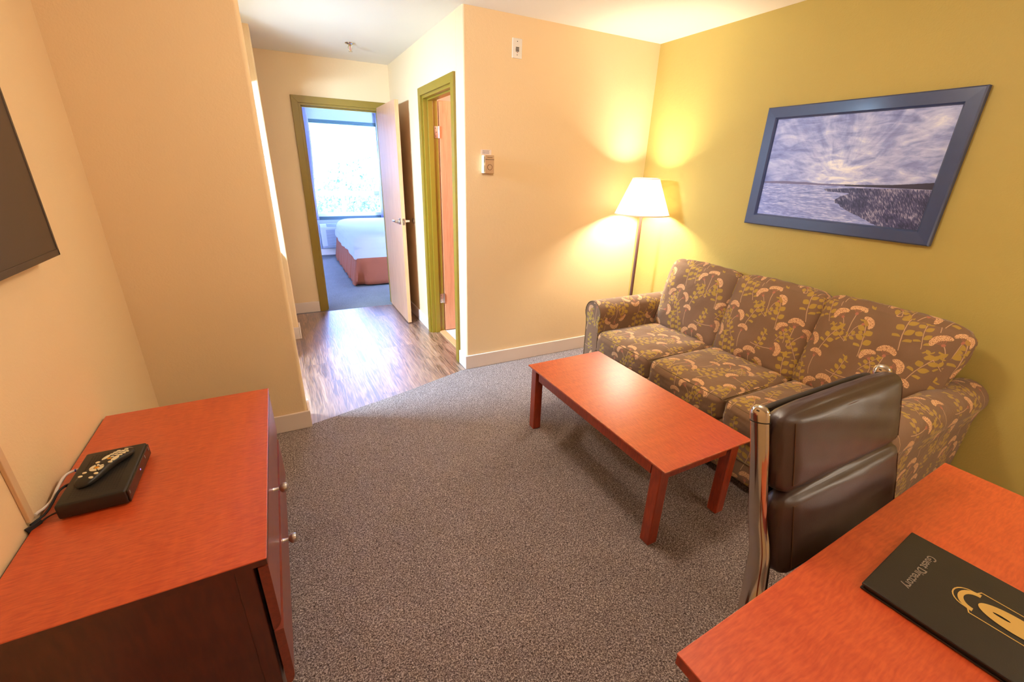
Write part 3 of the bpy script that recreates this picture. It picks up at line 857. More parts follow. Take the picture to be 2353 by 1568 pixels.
build('dial', MB().lathe([(0, 0), (.016, 0), (.0155, .002), (0, .0025)], M=Matrix.Translation((1.341, YM-.0338, 1.523)) @ RX, seg=36), M_thermo, th, True)
text_obj('lettering', 'Honeywell', .0085, M_inkd, Matrix.Translation((1.341-1.336, -.0344, 1.585-1.54)) @ RX, th, .0001)

nc = thing('instruction_card', 'small white instruction card taped above the thermostat', 'card', (1.325, YM, 1.618))
build('card', MB().box(1.288, YM-.0015, 1.6025, 1.366, YM-.0004, 1.635), M_paper, nc)
mb = MB()
for k in range(4):
    x = 1.300; z = 1.6285-k*.0062; end = 1.352-(.004 if k % 2 else 0)
    while x < end:
        l = random.uniform(.003, .008); mb.box(x, YM-.002, z-.0014, min(x+l, end), YM-.0014, z+.0014); x += l+.0016
build('printed_lines', mb, M_ink, nc)

ol = thing('wall_outlet', 'white outlet plate low on the olive wall between sofa and desk', 'outlet', (XG, .563, .103))
build('plate', MB().box(XG-.007, .528, .046, XG-.0005, .598, .160, .003), M_switch, ol)
mb = MB()
for z in (.080, .126): mb.box(XG-.009, .550, z-.014, XG-.0065, .576, z+.014, .002)
build('socket', mb, M_paper, ol)

# faint line at the very top of the facing wall: underside of a slim wall vent
vn = thing('wall_vent', 'slim vent at the top of the cream wall above the dresser', 'vent', (-.42, YF, 2.33))
build('vent_frame', MB().box(-.66, YF-.012, 2.215, -.262, YF-.0005, 2.37, .003), M_base, vn)
mb = MB()
for k in range(9): mb.box(-.645, YF-.014, 2.228+k*.0145, -.277, YF-.0115, 2.234+k*.0145)
build('slat', mb, M_inkd, vn)

# ------------------------------------------------------------------ picture
px, y0, y1, z0, z1 = XG, .947, 1.936, 1.224, 1.906
pic = thing('framed_picture', 'dark framed seascape photograph hanging above the sofa', 'picture', (px, (y0+y1)/2, (z0+z1)/2))
fw, fd = .068, .032
prof = [(0, 0), (0, fd*.8), (.006, fd), (fw-.010, fd*.92), (fw-.003, fd*.7), (fw, fd*.35), (fw, 0)]
mb = MB(); b = mb.b
cs = [(y0, z0, 1, 1), (y1, z0, -1, 1), (y1, z1, -1, -1), (y0, z1, 1, -1)]
rg = [[b.verts.new((px-.001-h, cy+sy_*w_, cz+sz_*w_)) for (w_, h) in prof] for (cy, cz, sy_, sz_) in cs]
for i in range(4):
    A, B = rg[i], rg[(i+1) % 4]
    for k in range(len(prof)-1): b.faces.new((A[k], B[k], B[k+1], A[k+1]))
bmesh.ops.recalc_face_normals(b, faces=b.faces)
build('frame', mb, M_frame, pic)
mb = MB(); b = mb.b; ee = fw-.002; X_ = px-.012
vs = [b.verts.new(p) for p in ((X_, y1-ee, z0+ee), (X_, y0+ee, z0+ee), (X_, y0+ee, z1-ee), (X_, y1-ee, z1-ee))]
fc = b.faces.new(vs)
for lp, uv in zip(fc.loops, ((0, 0), (1, 0), (1, 1), (0, 1))): lp[mb.uvl].uv = uv
mb.customuv = True
build('photo_print', mb, M_print, pic)
build('backing_board', MB().box(px-.010, y0+.02, z0+.02, px-.0015, y1-.02, z1-.02), M_foot, pic)

# ------------------------------------------------------------------ floor lamp
lx, ly = 2.565, 2.70
lm = thing('floor_lamp', 'lit floor lamp with white cone shade in the corner behind the sofa', 'lamp', (lx, ly, 0))
build('base', MB().lathe([(0, 0), (.13, 0), (.132, .008), (.12, .018), (.03, .028), (.014, .05), (0, .05)], (lx, ly, 0), 40), M_pole, lm, True)
build('pole', MB().lathe([(.0125, .02), (.0125, 1.24), (.009, 1.245), (.009, 1.30)], (lx, ly, 0), 20), M_pole, lm, True)
mb = MB(); sh0, sh1 = 1.205, 1.478
mb.lathe([(.212, sh0), (.100, sh1), (.0985, sh1), (.2105, sh0), (.212, sh0)], (lx, ly, 0), 64, cap=False)
build('lamp_shade', mb, M_shade, lm, True)
M_st = plain('shade_trim_cloth', rgb(226, 196, 158), .8)
mb = MB()
mb.lathe([(.213, sh0-.001), (.214, sh0+.003), (.211, sh0+.008), (.209, sh0), (.213, sh0-.001)], (lx, ly, 0), 64, cap=False)
build('shade_trim', mb, M_st, lm, True)
mb = MB(); mb.lathe([(.101, sh1+.001), (.103, sh1-.004), (.100, sh1-.007), (.098, sh1), (.101, sh1+.001)], (lx, ly, 0), 64, cap=False)
build('shade_trim', mb, M_st, lm, True)
mb = MB()
for a in range(3):
    A = 2*PI*a/3+.4; mb.tube([(lx, ly, sh1-.02), (lx+.1*math.cos(A), ly+.1*math.sin(A), sh1-.004)], .0018, 6, False)
mb.tube([(lx, ly, 1.29), (lx, ly, sh1-.015)], .003, 8, False)
build('harp', mb, M_nickel, lm)
build('bulb', MB().lathe([(0, 1.30), (.014, 1.305), (.016, 1.325), (.03, 1.355), (.031, 1.375), (.018, 1.40), (0, 1.405)], (lx, ly, 0), 24), M_bulb, lm, True)

# ------------------------------------------------------------------ sofa
SX0, SX1 = 1.895, 2.765
sofa = thing('sofa', 'three seat sofa in brown fabric printed with leaves and pink umbels', 'sofa', (2.33, 1.49, 0))
iy0, iy1 = .70, 2.27      # inner faces of the arms
build('base', MB().cushion(2.32, (iy0+iy1)/2, .195, .425, (iy1-iy0)/2+.09, .145, .02, .002, 16), M_fab, sofa, True)
mb = MB(); mb.tube([(SX0-.002, iy0-.07, .175), (SX0-.003, 1.5, .175), (SX0-.002, iy1+.07, .175)], .004, 8)
build('front_seam', mb, M_seam, sofa, True)
def arm(inner, side):
    """side=+1 arm lies at larger y. Rounded roll top, slightly flared outwards"""
    P = []
    w0, w1 = 0.0, .145
    P.append((0, .055)); P.append((w1, .055)); P.append((w1+.004, .30)); P.append((w1+.006, .47))
    cy, cz, r = .083, .572, .088
    for k in range(0, 17):
        a = math.radians(-32+k*(180+64)/16)
        P.append((cy+r*math.cos(a), cz+r*math.sin(a)))
    P.append((0.004, .47))
    P = [(inner+side*a, z) for a, z in P]
    mb = MB(); n = len(P); b = bmesh.new(); L = b.loops.layers.uv.new('UVMap')
    # arc length for uv
    s = [0]
    for i in range(n): s.append(s[-1]+math.dist(P[i], P[(i+1) % n]))
    xs = [SX0+.004, SX0+.0, SX0+.012, SX0+.05] + [SX0+.05+(SX1-SX0-.05)*k/10 for k in range(1, 11)]
    shr = [.94, .975, .998, 1.0]+[1.0]*10
    cyc = sum(p[0] for p in P)/n; czc = .36
    rings = []
    for x, q in zip(xs, shr):
        rings.append([b.verts.new((x, cyc+(p[0]-cyc)*(q if q < 1 else 1), czc+(p[1]-czc)*(1-(1-q)*.45))) for p in P])
    for i, (A, B) in enumerate(zip(rings, rings[1:])):
        for k in range(n):
            f = b.faces.new((A[k], A[(k+1) % n], B[(k+1) % n], B[k])); f.smooth = True
            uv = [(xs[i], s[k]), (xs[i], s[k+1]), (xs[i+1], s[k+1]), (xs[i+1], s[k])]
            for lp, u in zip(f.loops, uv): lp[L].uv = u
    for rr in (rings[0], rings[-1]):
        f = b.faces.new(rr)
        for lp in f.loops: lp[L].uv = (lp.vert.co.y+.11, lp.vert.co.z)
    bmesh.ops.recalc_face_normals(b, faces=b.faces)
    mb._merge(b); mb.customuv = True
    o = build('arm', mb, M_fab, sofa, True, auto=50)
    # piping round the front panel
    pm = MB(); pts = [(SX0+.003, cyc+(p[0]-cyc)*.965, czc+(p[1]-czc)*.985) for p in P[1:-1]]
    pm.tube(pts, .0035, 8, False)
    build('piping', pm, M_seam, o, True)
arm(iy1, 1); arm(iy0, -1)
# back frame
build('back_frame', MB().cushion(2.71, (iy0+iy1)/2+.01, .40, .055, (iy1-iy0)/2-.02, .34, .04, .004, 14), M_fab, sofa, True)
# seat cushions
bnd = [2.262, 1.742, 1.212, .70]
for i in range(3):
    ya, yb = bnd[i+1]+.004, bnd[i]-.004
    sy_ = (ya+yb)/2
    mb = MB(); du = .13*i
    mb.cushion(2.165, sy_, .385, .30, (yb-ya)/2, .083, .045, .012, 20, wr=.0035, seed=10+i,
               uvf=lambda a, sg, x, y, z, sy_=sy_: ((y, x) if a == 2 else ((y, -x*0 + (z-.083-.30)) if a == 0 else (x+3.3+sg, z))))
    c_ = build('seat_cushion', mb, M_fab, sofa, True, auto=60)
    pm = MB(); h = (yb-ya)/2
    for zz in (.385+.066, .385-.066):
        pm.tube([(2.165+.05, ya+.003, zz), (1.90, ya+.004, zz), (1.876, ya+.03, zz), (1.868, sy_, zz), (1.876, yb-.03, zz), (1.90, yb-.004, zz), (2.215, yb-.003, zz)], .0022, 6)
    build('piping', pm, M_seam, c_, True)
# back cushions, leaning on the back frame
bb_ = [(2.262, 1.728), (1.732, 1.200), (1.204, .655)]
for i, (yb, ya) in enumerate(bb_):
    lean = Matrix.Rotation(math.radians(14.5), 4, 'Y')
    if i == 2: lean = lean @ Matrix.Rotation(math.radians(1.2), 4, 'X')
    mb = MB()
    mb.cushion(2.525, (ya+yb)/2+(.008 if i == 0 else 0), .676, .080, (yb-ya)/2+.010, .250, .036, .026, 24, M=lean, wr=.005, seed=20+i, knife=.6,
               uvf=lambda a, sg, x, y, z, i=i: ((-y+.11*i, z+.04) if a == 0 else ((-y+.11*i, z+x+.04+(.098*2)) if a == 2 else (x+5.1+sg, z))))
    if i == 2:      # outer cushion splays over the arm: wider at the top
        for v in mb.b.verts:
            if v.co.y < .95: v.co.y += .06*(.95-v.co.y)/.3*max(-1, min(1, (.72-v.co.z)/.24))*.55
    build('back_cushion', mb, M_fab, sofa, True, auto=60)
for (x, y) in ((1.97, .68), (1.97, 2.30), (2.70, .68), (2.70, 2.30)):
    build('foot', MB().lathe([(0, 0), (.022, 0), (.028, .057), (0, .057)], (x, y, 0), 20), M_foot, sofa, True)

# ------------------------------------------------------------------ coffee table
ct = thing('coffee_table', 'low cherry wood coffee table standing in front of the sofa', 'table', (1.465, 1.495, 0))
tx0, tx1, ty0, ty1, tz = 1.202, 1.731, .944, 2.050, .42
mb = MB(); mb.prism([(tx0, ty0), (tx1, ty0), (tx1, ty1), (tx0, ty1)], tz-.009, tz, 'z', .002)
tp = build('tabletop', mb, M_top_y, ct)
build('tabletop_underside', MB().box(tx0+.012, ty0+.012, tz-.020, tx1-.012, ty1-.012, tz-.0092), M_leg, tp)
mb = MB()   # worn lighter arris along the laminate edge
pts = [(tx0+.0006, ty1-(ty1-ty0)*k/90, tz-.0012) for k in range(90)] + [(tx0+(tx1-tx0)*k/45, ty0+.0006, tz-.0012) for k in range(46)]
mb.tube(pts, .001, 6, False, radii=[random.choice((.0004, .0005, .0005, .0011, .0016)) for _ in pts])
build('worn_edge', mb, plain('bare_edge_wood', rgb(206, 150, 112), .7), tp)
lw = .052; in_ = .014
for (x, y) in ((tx0+in_, ty0+.03), (tx1-.03-lw, ty0+.03), (tx0+in_, ty1-.02-lw), (tx1-.03-lw, ty1-.02-lw)):
    build('leg', MB().box(x, y, 0, x+lw, y+lw, tz-.0205, .004), M_leg, ct)
ax0, ax1, ay0, ay1 = tx0+in_+.012, tx1-.03-.012, ty0+.03+.012, ty1-.02-.012
for (x0_, y0_, x1_, y1_) in ((ax0, ay0+.054, ax0+.02, ay1-.054), (ax1-.02, ay0+.054, ax1, ay1-.054), (ax0+.054, ay0, ax1-.054, ay0+.02), (ax0+.054, ay1-.02, ax1-.054, ay1)):
    build('apron', MB().box(x0_, y0_, tz-.018-.062, x1_, y1_, tz-.0205), M_leg, ct)

# ------------------------------------------------------------------ dresser
DZ = .60
dr = thing('dresser', 'low cherry wood chest of drawers against the television wall', 'dresser', (-.43, 1.475, 0))
dy0, dy1, dx0, dx1 = .982, 1.966, -.704, -.156
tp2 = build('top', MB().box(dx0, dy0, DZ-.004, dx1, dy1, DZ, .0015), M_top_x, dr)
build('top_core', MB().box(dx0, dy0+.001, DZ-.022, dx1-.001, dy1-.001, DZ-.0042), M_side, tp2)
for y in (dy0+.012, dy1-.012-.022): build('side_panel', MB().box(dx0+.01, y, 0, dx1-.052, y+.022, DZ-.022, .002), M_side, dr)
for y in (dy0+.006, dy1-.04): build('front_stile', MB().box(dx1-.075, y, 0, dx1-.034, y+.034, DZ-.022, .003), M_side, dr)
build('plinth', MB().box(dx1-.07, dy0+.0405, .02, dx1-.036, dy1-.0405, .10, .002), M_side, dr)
mb = MB(); mb.box(dx0+.012, dy0+.034, .02, dx0+.022, dy1-.034, DZ-.022); mb.box(dx0+.012, dy0+.034, .10, dx1-.05, dy1-.034, .12); mb.box(dx1-.062, dy0+.034, .10, dx1-.052, dy1-.034, DZ-.022)
build('carcass', mb, M_gap, dr)
def drawer(z0, z1, ky, kz):
    fx1, fx0 = dx1-.001, dx1-.024
    prof = [(fx0, z0), (fx0, z1), (fx1, z1), (fx1, z0+.045)]
    for k in range(1, 6):
        a = k/6*PI/2
        prof.append((fx0+(fx1-fx0)*math.cos(a)**.8, z0+.045*(1-math.sin(a))))
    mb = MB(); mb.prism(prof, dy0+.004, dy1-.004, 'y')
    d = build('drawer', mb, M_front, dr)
    mb = MB(); R = Matrix.Translation((fx1-.0005, ky, kz)) @ Matrix.Rotation(PI/2, 4, 'Y')
    mb.lathe([(0, 0), (.008, 0), (.0065, .003), (.0058, .018), (.0095, .0205), (.0155, .026), (.0175, .034), (.0155, .0415), (.009, .046), (0, .0475)], M=R, seg=32)
    build('knob', mb, M_nickel, d, True)
    mb = MB(); mb.lathe([(.0158, 0), (.0180, .0), (.0180, .0014), (.0158, .0014), (.0158, 0)], M=R @ Matrix.Translation((0, 0, .0335)), seg=32, cap=False)
drawer(.345, .571, 1.40, .485)
drawer(.112, .338, 1.355, .300)

# ------------------------------------------------------------------ television
tv = thing('television', 'flat black television mounted on the cream wall above the dresser', 'television', (XL, 1.38, 1.5))
ty_a, ty_b, tz_a, tz_b, tX = .88, 1.893, 1.224, 1.80, -.642
build('casing', MB().box(tX-.036, ty_a+.004, tz_a+.004, tX-.002, ty_b-.004, tz_b-.004, .006), M_bezel, tv)
mb = MB(); bz = .011
for (a, b0, c, d) in ((ty_a, tz_a, ty_b, tz_a+.020), (ty_a, tz_b-bz, ty_b, tz_b), (ty_a, tz_a, ty_a+bz, tz_b), (ty_b-bz, tz_a, ty_b, tz_b)):
    mb.box(tX-.010, a, b0, tX, c, d, .002)
build('bezel', mb, M_bezel, tv)
build('screen', MB().box(tX-.008, ty_a+bz-.001, tz_a+.019, tX-.0035, ty_b-bz+.001, tz_b-bz+.001), M_screen, tv)
build('wall_mount', MB().box(XL+.001, 1.2, 1.35, tX-.035, 1.56, 1.68, .004), M_rub, tv)

# ------------------------------------------------------------------ cable box, remote and cords
cb = thing('cable_box', 'black cable television box with perforated top lying on the dresser', 'cable box', (-.577, 1.478, DZ))
bx0, bx1, by0, by1 = -.652, -.497, 1.352, 1.608
build('case', MB().box(bx0, by0, DZ+.004, bx1-.004, by1, DZ+.049, .006, 3), M_black, cb, True)
build('front_panel', MB().box(bx1-.0045, by0+.003, DZ+.0055, bx1, by1-.003, DZ+.044, .003), M_blackg, cb)
mb = MB()
for i in range(15):
    for j in range(26): 
        x = bx0+.022+i*.0072; y = by0+.022+j*.0082+(.004 if i % 2 else 0)
        mb.box(x, y, DZ+.0486, x+.0045, y+.003, DZ+.0493)
build('vent_slots', mb, M_rub, cb)
build('status_light', MB().box(bx1-.0002, by0+.128, DZ+.026, bx1+.0006, by0+.132, DZ+.030), M_led, cb)
for y in (by0+.013, by0+.19, by0+.236): build('front_mark', MB().box(bx1-.0002, y-.002, DZ+.028, bx1+.0006, y+.003, DZ+.038), M_silver, cb)
for (x, y) in ((bx0+.012, by0+.015), (bx1-.024, by0+.015), (bx0+.012, by1-.027), (bx1-.024, by1-.027)):
    build('foot', MB().box(x, y, DZ, x+.012, y+.012, DZ+.0045), M_rub, cb)

# remote, built lengthways along local y and turned
rcx, rcy = -.574, 1.492
rz = DZ+.0496
ang = math.atan2(1.552-1.402, -.533+.612)-PI/2
rm = thing('remote_control', 'black remote control with ivory and orange buttons on the cable box', 'remote control', (rcx, rcy, rz), ang)
L2 = .090
mb = MB(); b = bmesh.new(); rings = []
N = 26
for i in range(N+1):
    v = -1+2*i/N; yy = v*L2
    wd = .0255*(1-.22*math.exp(-((v-.05)/.35)**2))*math.sqrt(max(0.0, 1-abs(v)**7))+.0005
    zt = .021+.004*math.cos(v*3)
    if v > .5: zt -= .005*(v-.5)
    ring = []
    for k in range(16):
        a = 2*PI*k/16; c, s_ = math.cos(a), math.sin(a)
        cx = math.copysign(abs(c)**.6, c); sz = math.copysign(abs(s_)**.6, s_)
        ring.append(b.verts.new((rcx+wd*cx, rcy+yy, rz+(zt/2)*(1+sz)*math.sqrt(max(.05, 1-abs(v)**9)))))
    rings.append(ring)
for A, B in zip(rings, rings[1:]):
    for k in range(16): b.faces.new((A[k], A[(k+1) % 16], B[(k+1) % 16], B[k]))
b.faces.new(rings[0]); b.faces.new(rings[-1]); bmesh.ops.recalc_face_normals(b, faces=b.faces)
mb._merge(b)
rbody = build('body', mb, M_black, rm, True, auto=60)
def rbtn(x, y, a, b2, mat, rot=0, h=.0012):
    v = y/L2; zt = rz+.021+.004*math.cos(v*3)-(.005*(v-.5) if v > .5 else 0)-.0006
    M = Matrix.Translation((rcx+x, rcy+y, zt)) @ Matrix.Rotation(rot, 4, 'Z') @ Matrix.Diagonal((a*1.2, b2*1.25, 1, 1))
    mb = MB(); mb.lathe([(1, -.002), (1, h*.6), (.8, h), (0, h)], M=M, seg=20, cap=False)
    return build('button', mb, mat, rm, True)
for r_ in range(3):
    for c_ in range(3): rbtn(-.0125+c_*.0125, .063-r_*.0115, .0048, .0034, M_btn)
rbtn(.0, .0755, .0048, .0034, M_btn)
rbtn(-.0135, .021, .0050, .0105, M_btn); rbtn(.0135, .021, .0050, .0105, M_btn); rbtn(0, .027, .0042, .0032, M_btn); rbtn(0, .0165, .0048, .0038, M_btno)
for q in range(4):
    a0 = q*PI/2+PI/4
    pts = []
    for k in range(9): a = a0+.10+k/8*(PI/2-.2); pts.append((.0165*math.cos(a), .0165*math.sin(a)))
    for k in range(9): a = a0+PI/2-.10-k/8*(PI/2-.2)-.04*(1 if k else 1); pts.append((.0072*math.cos(a), .0072*math.sin(a)))
    mb = MB(); zt = rz+.021+.004*math.cos(-.3*3)
    mb.prism([(rcx+p[0], rcy-.0255+p[1]) for p in pts], zt-.0015, zt+.0010)
    build('arrow_pad', mb, M_btn, rm)
rbtn(0, -.0255, .0050, .0042, M_btno)
for x, y in ((-.0155, -.004), (.0155, .002), (-.0165, -.047), (.0155, -.046), (-.0165, -.061), (.0145, -.062)): rbtn(x, y, .0048, .0035, M_btn)
rbtn(0, .0845, .012, .0011, M_silver)

def cord(name, pts, r, mat, label, cat='cable', grp=None):
    mb = MB(); mb.tube(pts, r, 10)
    o = build(name, mb, mat, None, True, loc=pts[0]); tag(o, label, cat, grp); return o
cord('coaxial_cable', [(-.650, 1.555, DZ+.028), (-.668, 1.553, DZ+.031), (-.686, 1.535, DZ+.030), (-.693, 1.50, DZ+.020), (-.6945, 1.45, DZ+.010), (-.7005, 1.42, DZ+.010), (-.7068, 1.402, DZ+.012), (-.7078, 1.388, DZ+.014)], .0038, M_wcab, 'pale coaxial cable curving from the back of the cable box to the wall')
o = MB(); o.tube([(-.6655, 1.553, DZ+.0305), (-.6685, 1.5525, DZ+.0309)], .0046, 12, False)
o = build('cable_band', o, M_blue, bpy.data.objects['coaxial_cable'], True)
o.location = (0, 0, 0)
cord('power_cord', [(-.650, 1.487, DZ+.024), (-.668, 1.487, DZ+.026), (-.679, 1.462, DZ+.026), (-.6825, 1.42, DZ+.018), (-.688, 1.392, DZ+.011), (-.700, 1.372, DZ+.0075), (-.7078, 1.356, DZ+.008)], .0032, M_rub, 'black cord looping from the middle of the cable box back')
pl = MB(); pl.lathe([(0, 0), (.0062, 0), (.0062, .014), (.0042, .022), (0, .022)], M=Matrix.Translation((-.6495, 1.487, DZ+.024)) @ Matrix.Rotation(-PI/2, 4, 'Y'), seg=14)
build('plug', pl, M_rub, bpy.data.objects['power_cord'], True)
cord('thin_cord', [(-.650, 1.372, DZ+.018), (-.664, 1.372, DZ+.016), (-.682, 1.372, DZ+.008), (-.692, 1.362, DZ+.004), (-.7075, 1.35, DZ+.003)], .0022, M_rub, 'thin black cord at the near end of the cable box back')
mb = MB()
for k in range(6): mb.tube([(-.7095+k*.0005, 1.333+k*.001, DZ+.013-k*.0035), (-.698, 1.350+k*.001, DZ+.011-k*.0035), (-.6905, 1.366, DZ+.010-k*.0035)], .0022, 8)
mb.tube([(-.7075, 1.345, DZ+.0), (-.7075, 1.335, DZ-.03), (-.7075, 1.33, DZ-.08)], .004, 10)
o = build('cord_bundle', mb, M_rub, None, True, loc=(-.7, 1.35, DZ)); tag(o, 'black tied cord bundle where the cables drop behind the dresser', 'cable')
o = MB(); o.box(XL+.0005, 1.352, DZ+.018, XL+.010, 1.376, 1.36, .002)
o = build('cable_cover', o, M_duct, None, loc=(XL, 1.364, DZ+.018)); tag(o, 'beige plastic cable cover running up the wall to the television', 'cable cover')

# ------------------------------------------------------------------ desk
KZ = .74
ang_d = math.radians(2.0)
ox, oy = .504, .302
dk = thing('desk', 'cherry wood writing desk in the right foreground under the black folder', 'desk', (ox, oy, 0), ang_d)
WX, WY = 1.152, .66
def L(x, y): return (ox+x, oy+y)
dt = build('desktop', MB().box(ox, oy-WY, KZ-.004, ox+WX, oy, KZ, .0015), M_top_x, dk)
build('desktop_core', MB().box(ox+.001, oy-WY+.001, KZ-.026, ox+WX-.001, oy-.001, KZ-.0042), M_leg, dt)
for (x, y) in ((.02, -.02-.055), (.02, -WY+.02), (WX-.075, -.02-.055), (WX-.075, -WY+.02)):
    build('leg', MB().box(ox+x, oy+y, 0, ox+x+.055, oy+y+.055, KZ-.026, .004), M_leg, dk)
for (a, b0, c, d) in ((.03, -WY+.03, .05, -.03), (WX-.05, -WY+.03, WX-.03, -.03), (.05, -WY+.03, WX-.05, -WY+.05)):
    build('apron', MB().box(ox+a, oy+b0, KZ-.10, ox+c, oy+d, KZ-.026), M_leg, dk)

# folder on the desk
fo_a = math.radians(4.5)
fx, fy = .944, .228    # far-left corner at the desk
fo = thing('guest_folder', 'black leatherette guest folder with gold emblem lying on the desk', 'folder', (fx, fy, KZ), fo_a)
fw_, fh_ = .262, .335
mb = MB(); mb.box(fx, fy-fh_, KZ+.0002, fx+fw_, fy, KZ+.0045, .0015); 
build('back_cover', mb, M_book, fo)
build('pages', MB().box(fx+.004, fy-fh_+.004, KZ+.0045, fx+fw_-.004, fy-.004, KZ+.0105), plain('dark_inner_pages', rgb(30, 26, 24), .6), fo)
mb = MB(); mb.box(fx, fy-fh_, KZ+.0105, fx+fw_, fy, KZ+.0155, .002)
build('front_cover', mb, M_book, fo)
FT = .0158
text_obj('lettering', 'Guest Directory', .0215, M_silver, Matrix.Translation((.138, -.052, FT)) @ Matrix.Rotation(PI, 4, 'Z'), fo, .0002, .0003)
# emblem: gold plaque outline with an oval medallion; faces the chair side
def emblem():
    mb = MB(); cx, cy = .143, -.192
    hw, hh = .040, .060
    def strip(pts, w_, close=True):
        n = len(pts); inn = []; out = []
        for i in range(n):
            p = Vector(pts[i]); a = Vector(pts[(i-1) % n]); c = Vector(pts[(i+1) % n])
            t1 = (p-a).normalized(); t2 = (c-p).normalized(); tt = (t1+t2).normalized() if (t1+t2).length > 1e-6 else t1
            nn = Vector((-tt.y, tt.x)); sc = 1/max(.5, abs(nn.dot(Vector((-t2.y, t2.x)))))
            inn.append(p-nn*w_*sc/2); out.append(p+nn*w_*sc/2)
        b = mb.b
        I = [b.verts.new((fx+v.x, fy+v.y, KZ+FT+.0002)) for v in inn]; O = [b.verts.new((fx+v.x, fy+v.y, KZ+FT+.0002)) for v in out]
        I2 = [b.verts.new((v.co.x, v.co.y, KZ+FT-.0006)) for v in I]; O2 = [b.verts.new((v.co.x, v.co.y, KZ+FT-.0006)) for v in O]
        for i in range(n):
            j = (i+1) % n
            b.faces.new((I[i], I[j], O[j], O[i])); b.faces.new((I[i], I2[i], I2[j], I[j])); b.faces.new((O[j], O2[j], O2[i], O[i]))
    out = [(cx-hw, cy-hh), (cx-hw, cy+hh-.004)]
    out += [(cx-hw+.010, cy+hh), ]
    r = hw-.011
    for k in range(0, 13):
        a = PI-k*PI/12; out.append((cx+r*math.cos(a), cy+hh+.004+r*.85*math.sin(a)))
    out += [(cx+hw-.010, cy+hh), (cx+hw, cy+hh-.004), (cx+hw, cy-hh), (cx+hw-.010, cy-hh-.004)]
    for k in range(0, 13):
        a = -k*PI/12; out.append((cx+r*math.cos(a), cy-hh-.008+r*.85*math.sin(a)))
    out += [(cx-hw+.010, cy-hh-.004)]
    strip(out, .0022)
    return mb, cx, cy, hh
mb, cx, cy, hh = emblem()
em_ = build('emblem', mb, M_gold, fo)
mb = MB()
for (a0, a1, sg) in ((.15, PI-.15, 1), ):
    ro = .032
    for sgn in (1, -1):
        P = []
        for k in range(17): a = k*PI/16; P.append((fx+cx+ro*math.cos(a), fy+cy+sgn*(hh-.006)+sgn*ro*.85*math.sin(a)))
        for k in range(17): a = PI-k*PI/16; P.append((fx+cx+(ro-.010)*math.cos(a), fy+cy+sgn*(hh-.006)+sgn*(ro-.010)*.85*math.sin(a)))
        mb = MB(); mb.prism(P, KZ+FT-.0006, KZ+FT+.0003); build('arch', mb, M_gold, em_)
mb = MB(); b = bmesh.new(); n = 40
A = [b.verts.new((fx+cx+.026*math.cos(2*PI*k/n), fy+cy+.052*math.sin(2*PI*k/n), KZ+FT+.0006)) for k in range(n)]
B = [b.verts.new((fx+cx+.003*math.cos(2*PI*k/n), fy+cy+.020+.012*math.sin(2*PI*k/n), KZ+FT+.0009)) for k in range(n)]
for k in range(n): b.faces.new((A[k], A[(k+1) % n], B[(k+1) % n], B[k]))
mb._merge(b); build('medallion', mb, M_gold, em_)

# ------------------------------------------------------------------ desk chair
ch = thing('desk_chair', 'brown leather desk chair with padded back and chrome frame tucked at the desk', 'chair', (1.205, .12, 0))
def pad(name, zc, yc, hz2, hx=.268, lean=13, th=.03):
    M = Matrix.Rotation(math.radians(-lean), 4, 'X')
    mb = MB(); mb.cushion(1.212, yc, zc, hx, th, hz2, .024, .008, 20, M=M, wr=.0016, seed=int(zc*100))
    p = build(name, mb, M_leather, ch, True, auto=60)
    st = MB(); ins = .024
    def T(x, y, z): return tuple(Vector((1.212, yc, zc)) + M.to_3x3() @ Vector((x, y, z)))
    q = [(-hx+ins, -th-.0015, -hz2+ins), (-hx+ins, -th-.0028, 0), (-hx+ins, -th-.0015, hz2-ins), (0, -th-.0035, hz2-ins), (hx-ins, -th-.0015, hz2-ins), (hx-ins, -th-.0028, 0), (hx-ins, -th-.0015, -hz2+ins), (0, -th-.0035, -hz2+ins), (-hx+ins, -th-.0015, -hz2+ins)]
    st.tube([T(*v) for v in q], .0011, 6, False)
    build('stitching', st, M_thread, p)
    return p
pad('upper_back_pad', .918, .458, .100)
pad('lower_back_pad', .715, .408, .105)
mb = MB(); M = Matrix.Rotation(math.radians(-13), 4, 'X')
mb.cushion(1.208, .480, .80, .245, .012, .205, .010, .002, 10, M=M)
build('back_shell', mb, M_leath2, ch, True)
for s_ in (-1, 1):
    X = 1.197+s_*.274
    def sx_(d): return X+s_*d
    pts = [(sx_(0), .500, 1.000), (sx_(0), .480, .92), (sx_(0), .458, .82), (sx_(0), .440, .745), (sx_(.003), .412, .66), (sx_(.016), .392, .56), (sx_(.040), .36, .475), (sx_(.050), .28, .445), (sx_(.050), .10, .445), (sx_(.045), -.06, .455)]
    mb = MB(); mb.tube(pts, .0225, 20, True, .62, up=(1, 0, 0), radii=[.0225, .0225, .0225, .0235, .026, .030, .034, .026, .022, .02])
    fr = build('side_frame', mb, M_chrome, ch, True, auto=60)
    d = Vector((0, .020, .08)).normalized()
    mb = MB(); rr = .0235
    M4 = Matrix.Translation((X, .5005, 1.002)) @ Matrix.Rotation(math.radians(-14), 4, 'X') @ Matrix.Diagonal((.64, 1, 1, 1))
    mb.lathe([(rr, -.012), (rr, .004), (rr*.93, .013), (rr*.7, .021), (rr*.35, .0255), (0, .027)], M=M4, seg=24)
    build('end_cap', mb, M_chrome, fr, True)
    mb = MB(); mb.lathe([(rr+.0012, -.0005), (rr+.0012, .0015), (rr-.002, .0015), (rr-.002, -.0005)], M=M4 @ Matrix.Translation((0, 0, -.013)), seg=24)
    build('cap_ring', mb, M_rub, fr)
build('seat', MB().cushion(1.208, .12, .455, .25, .25, .035, .03, .01, 16), M_leather, ch, True)
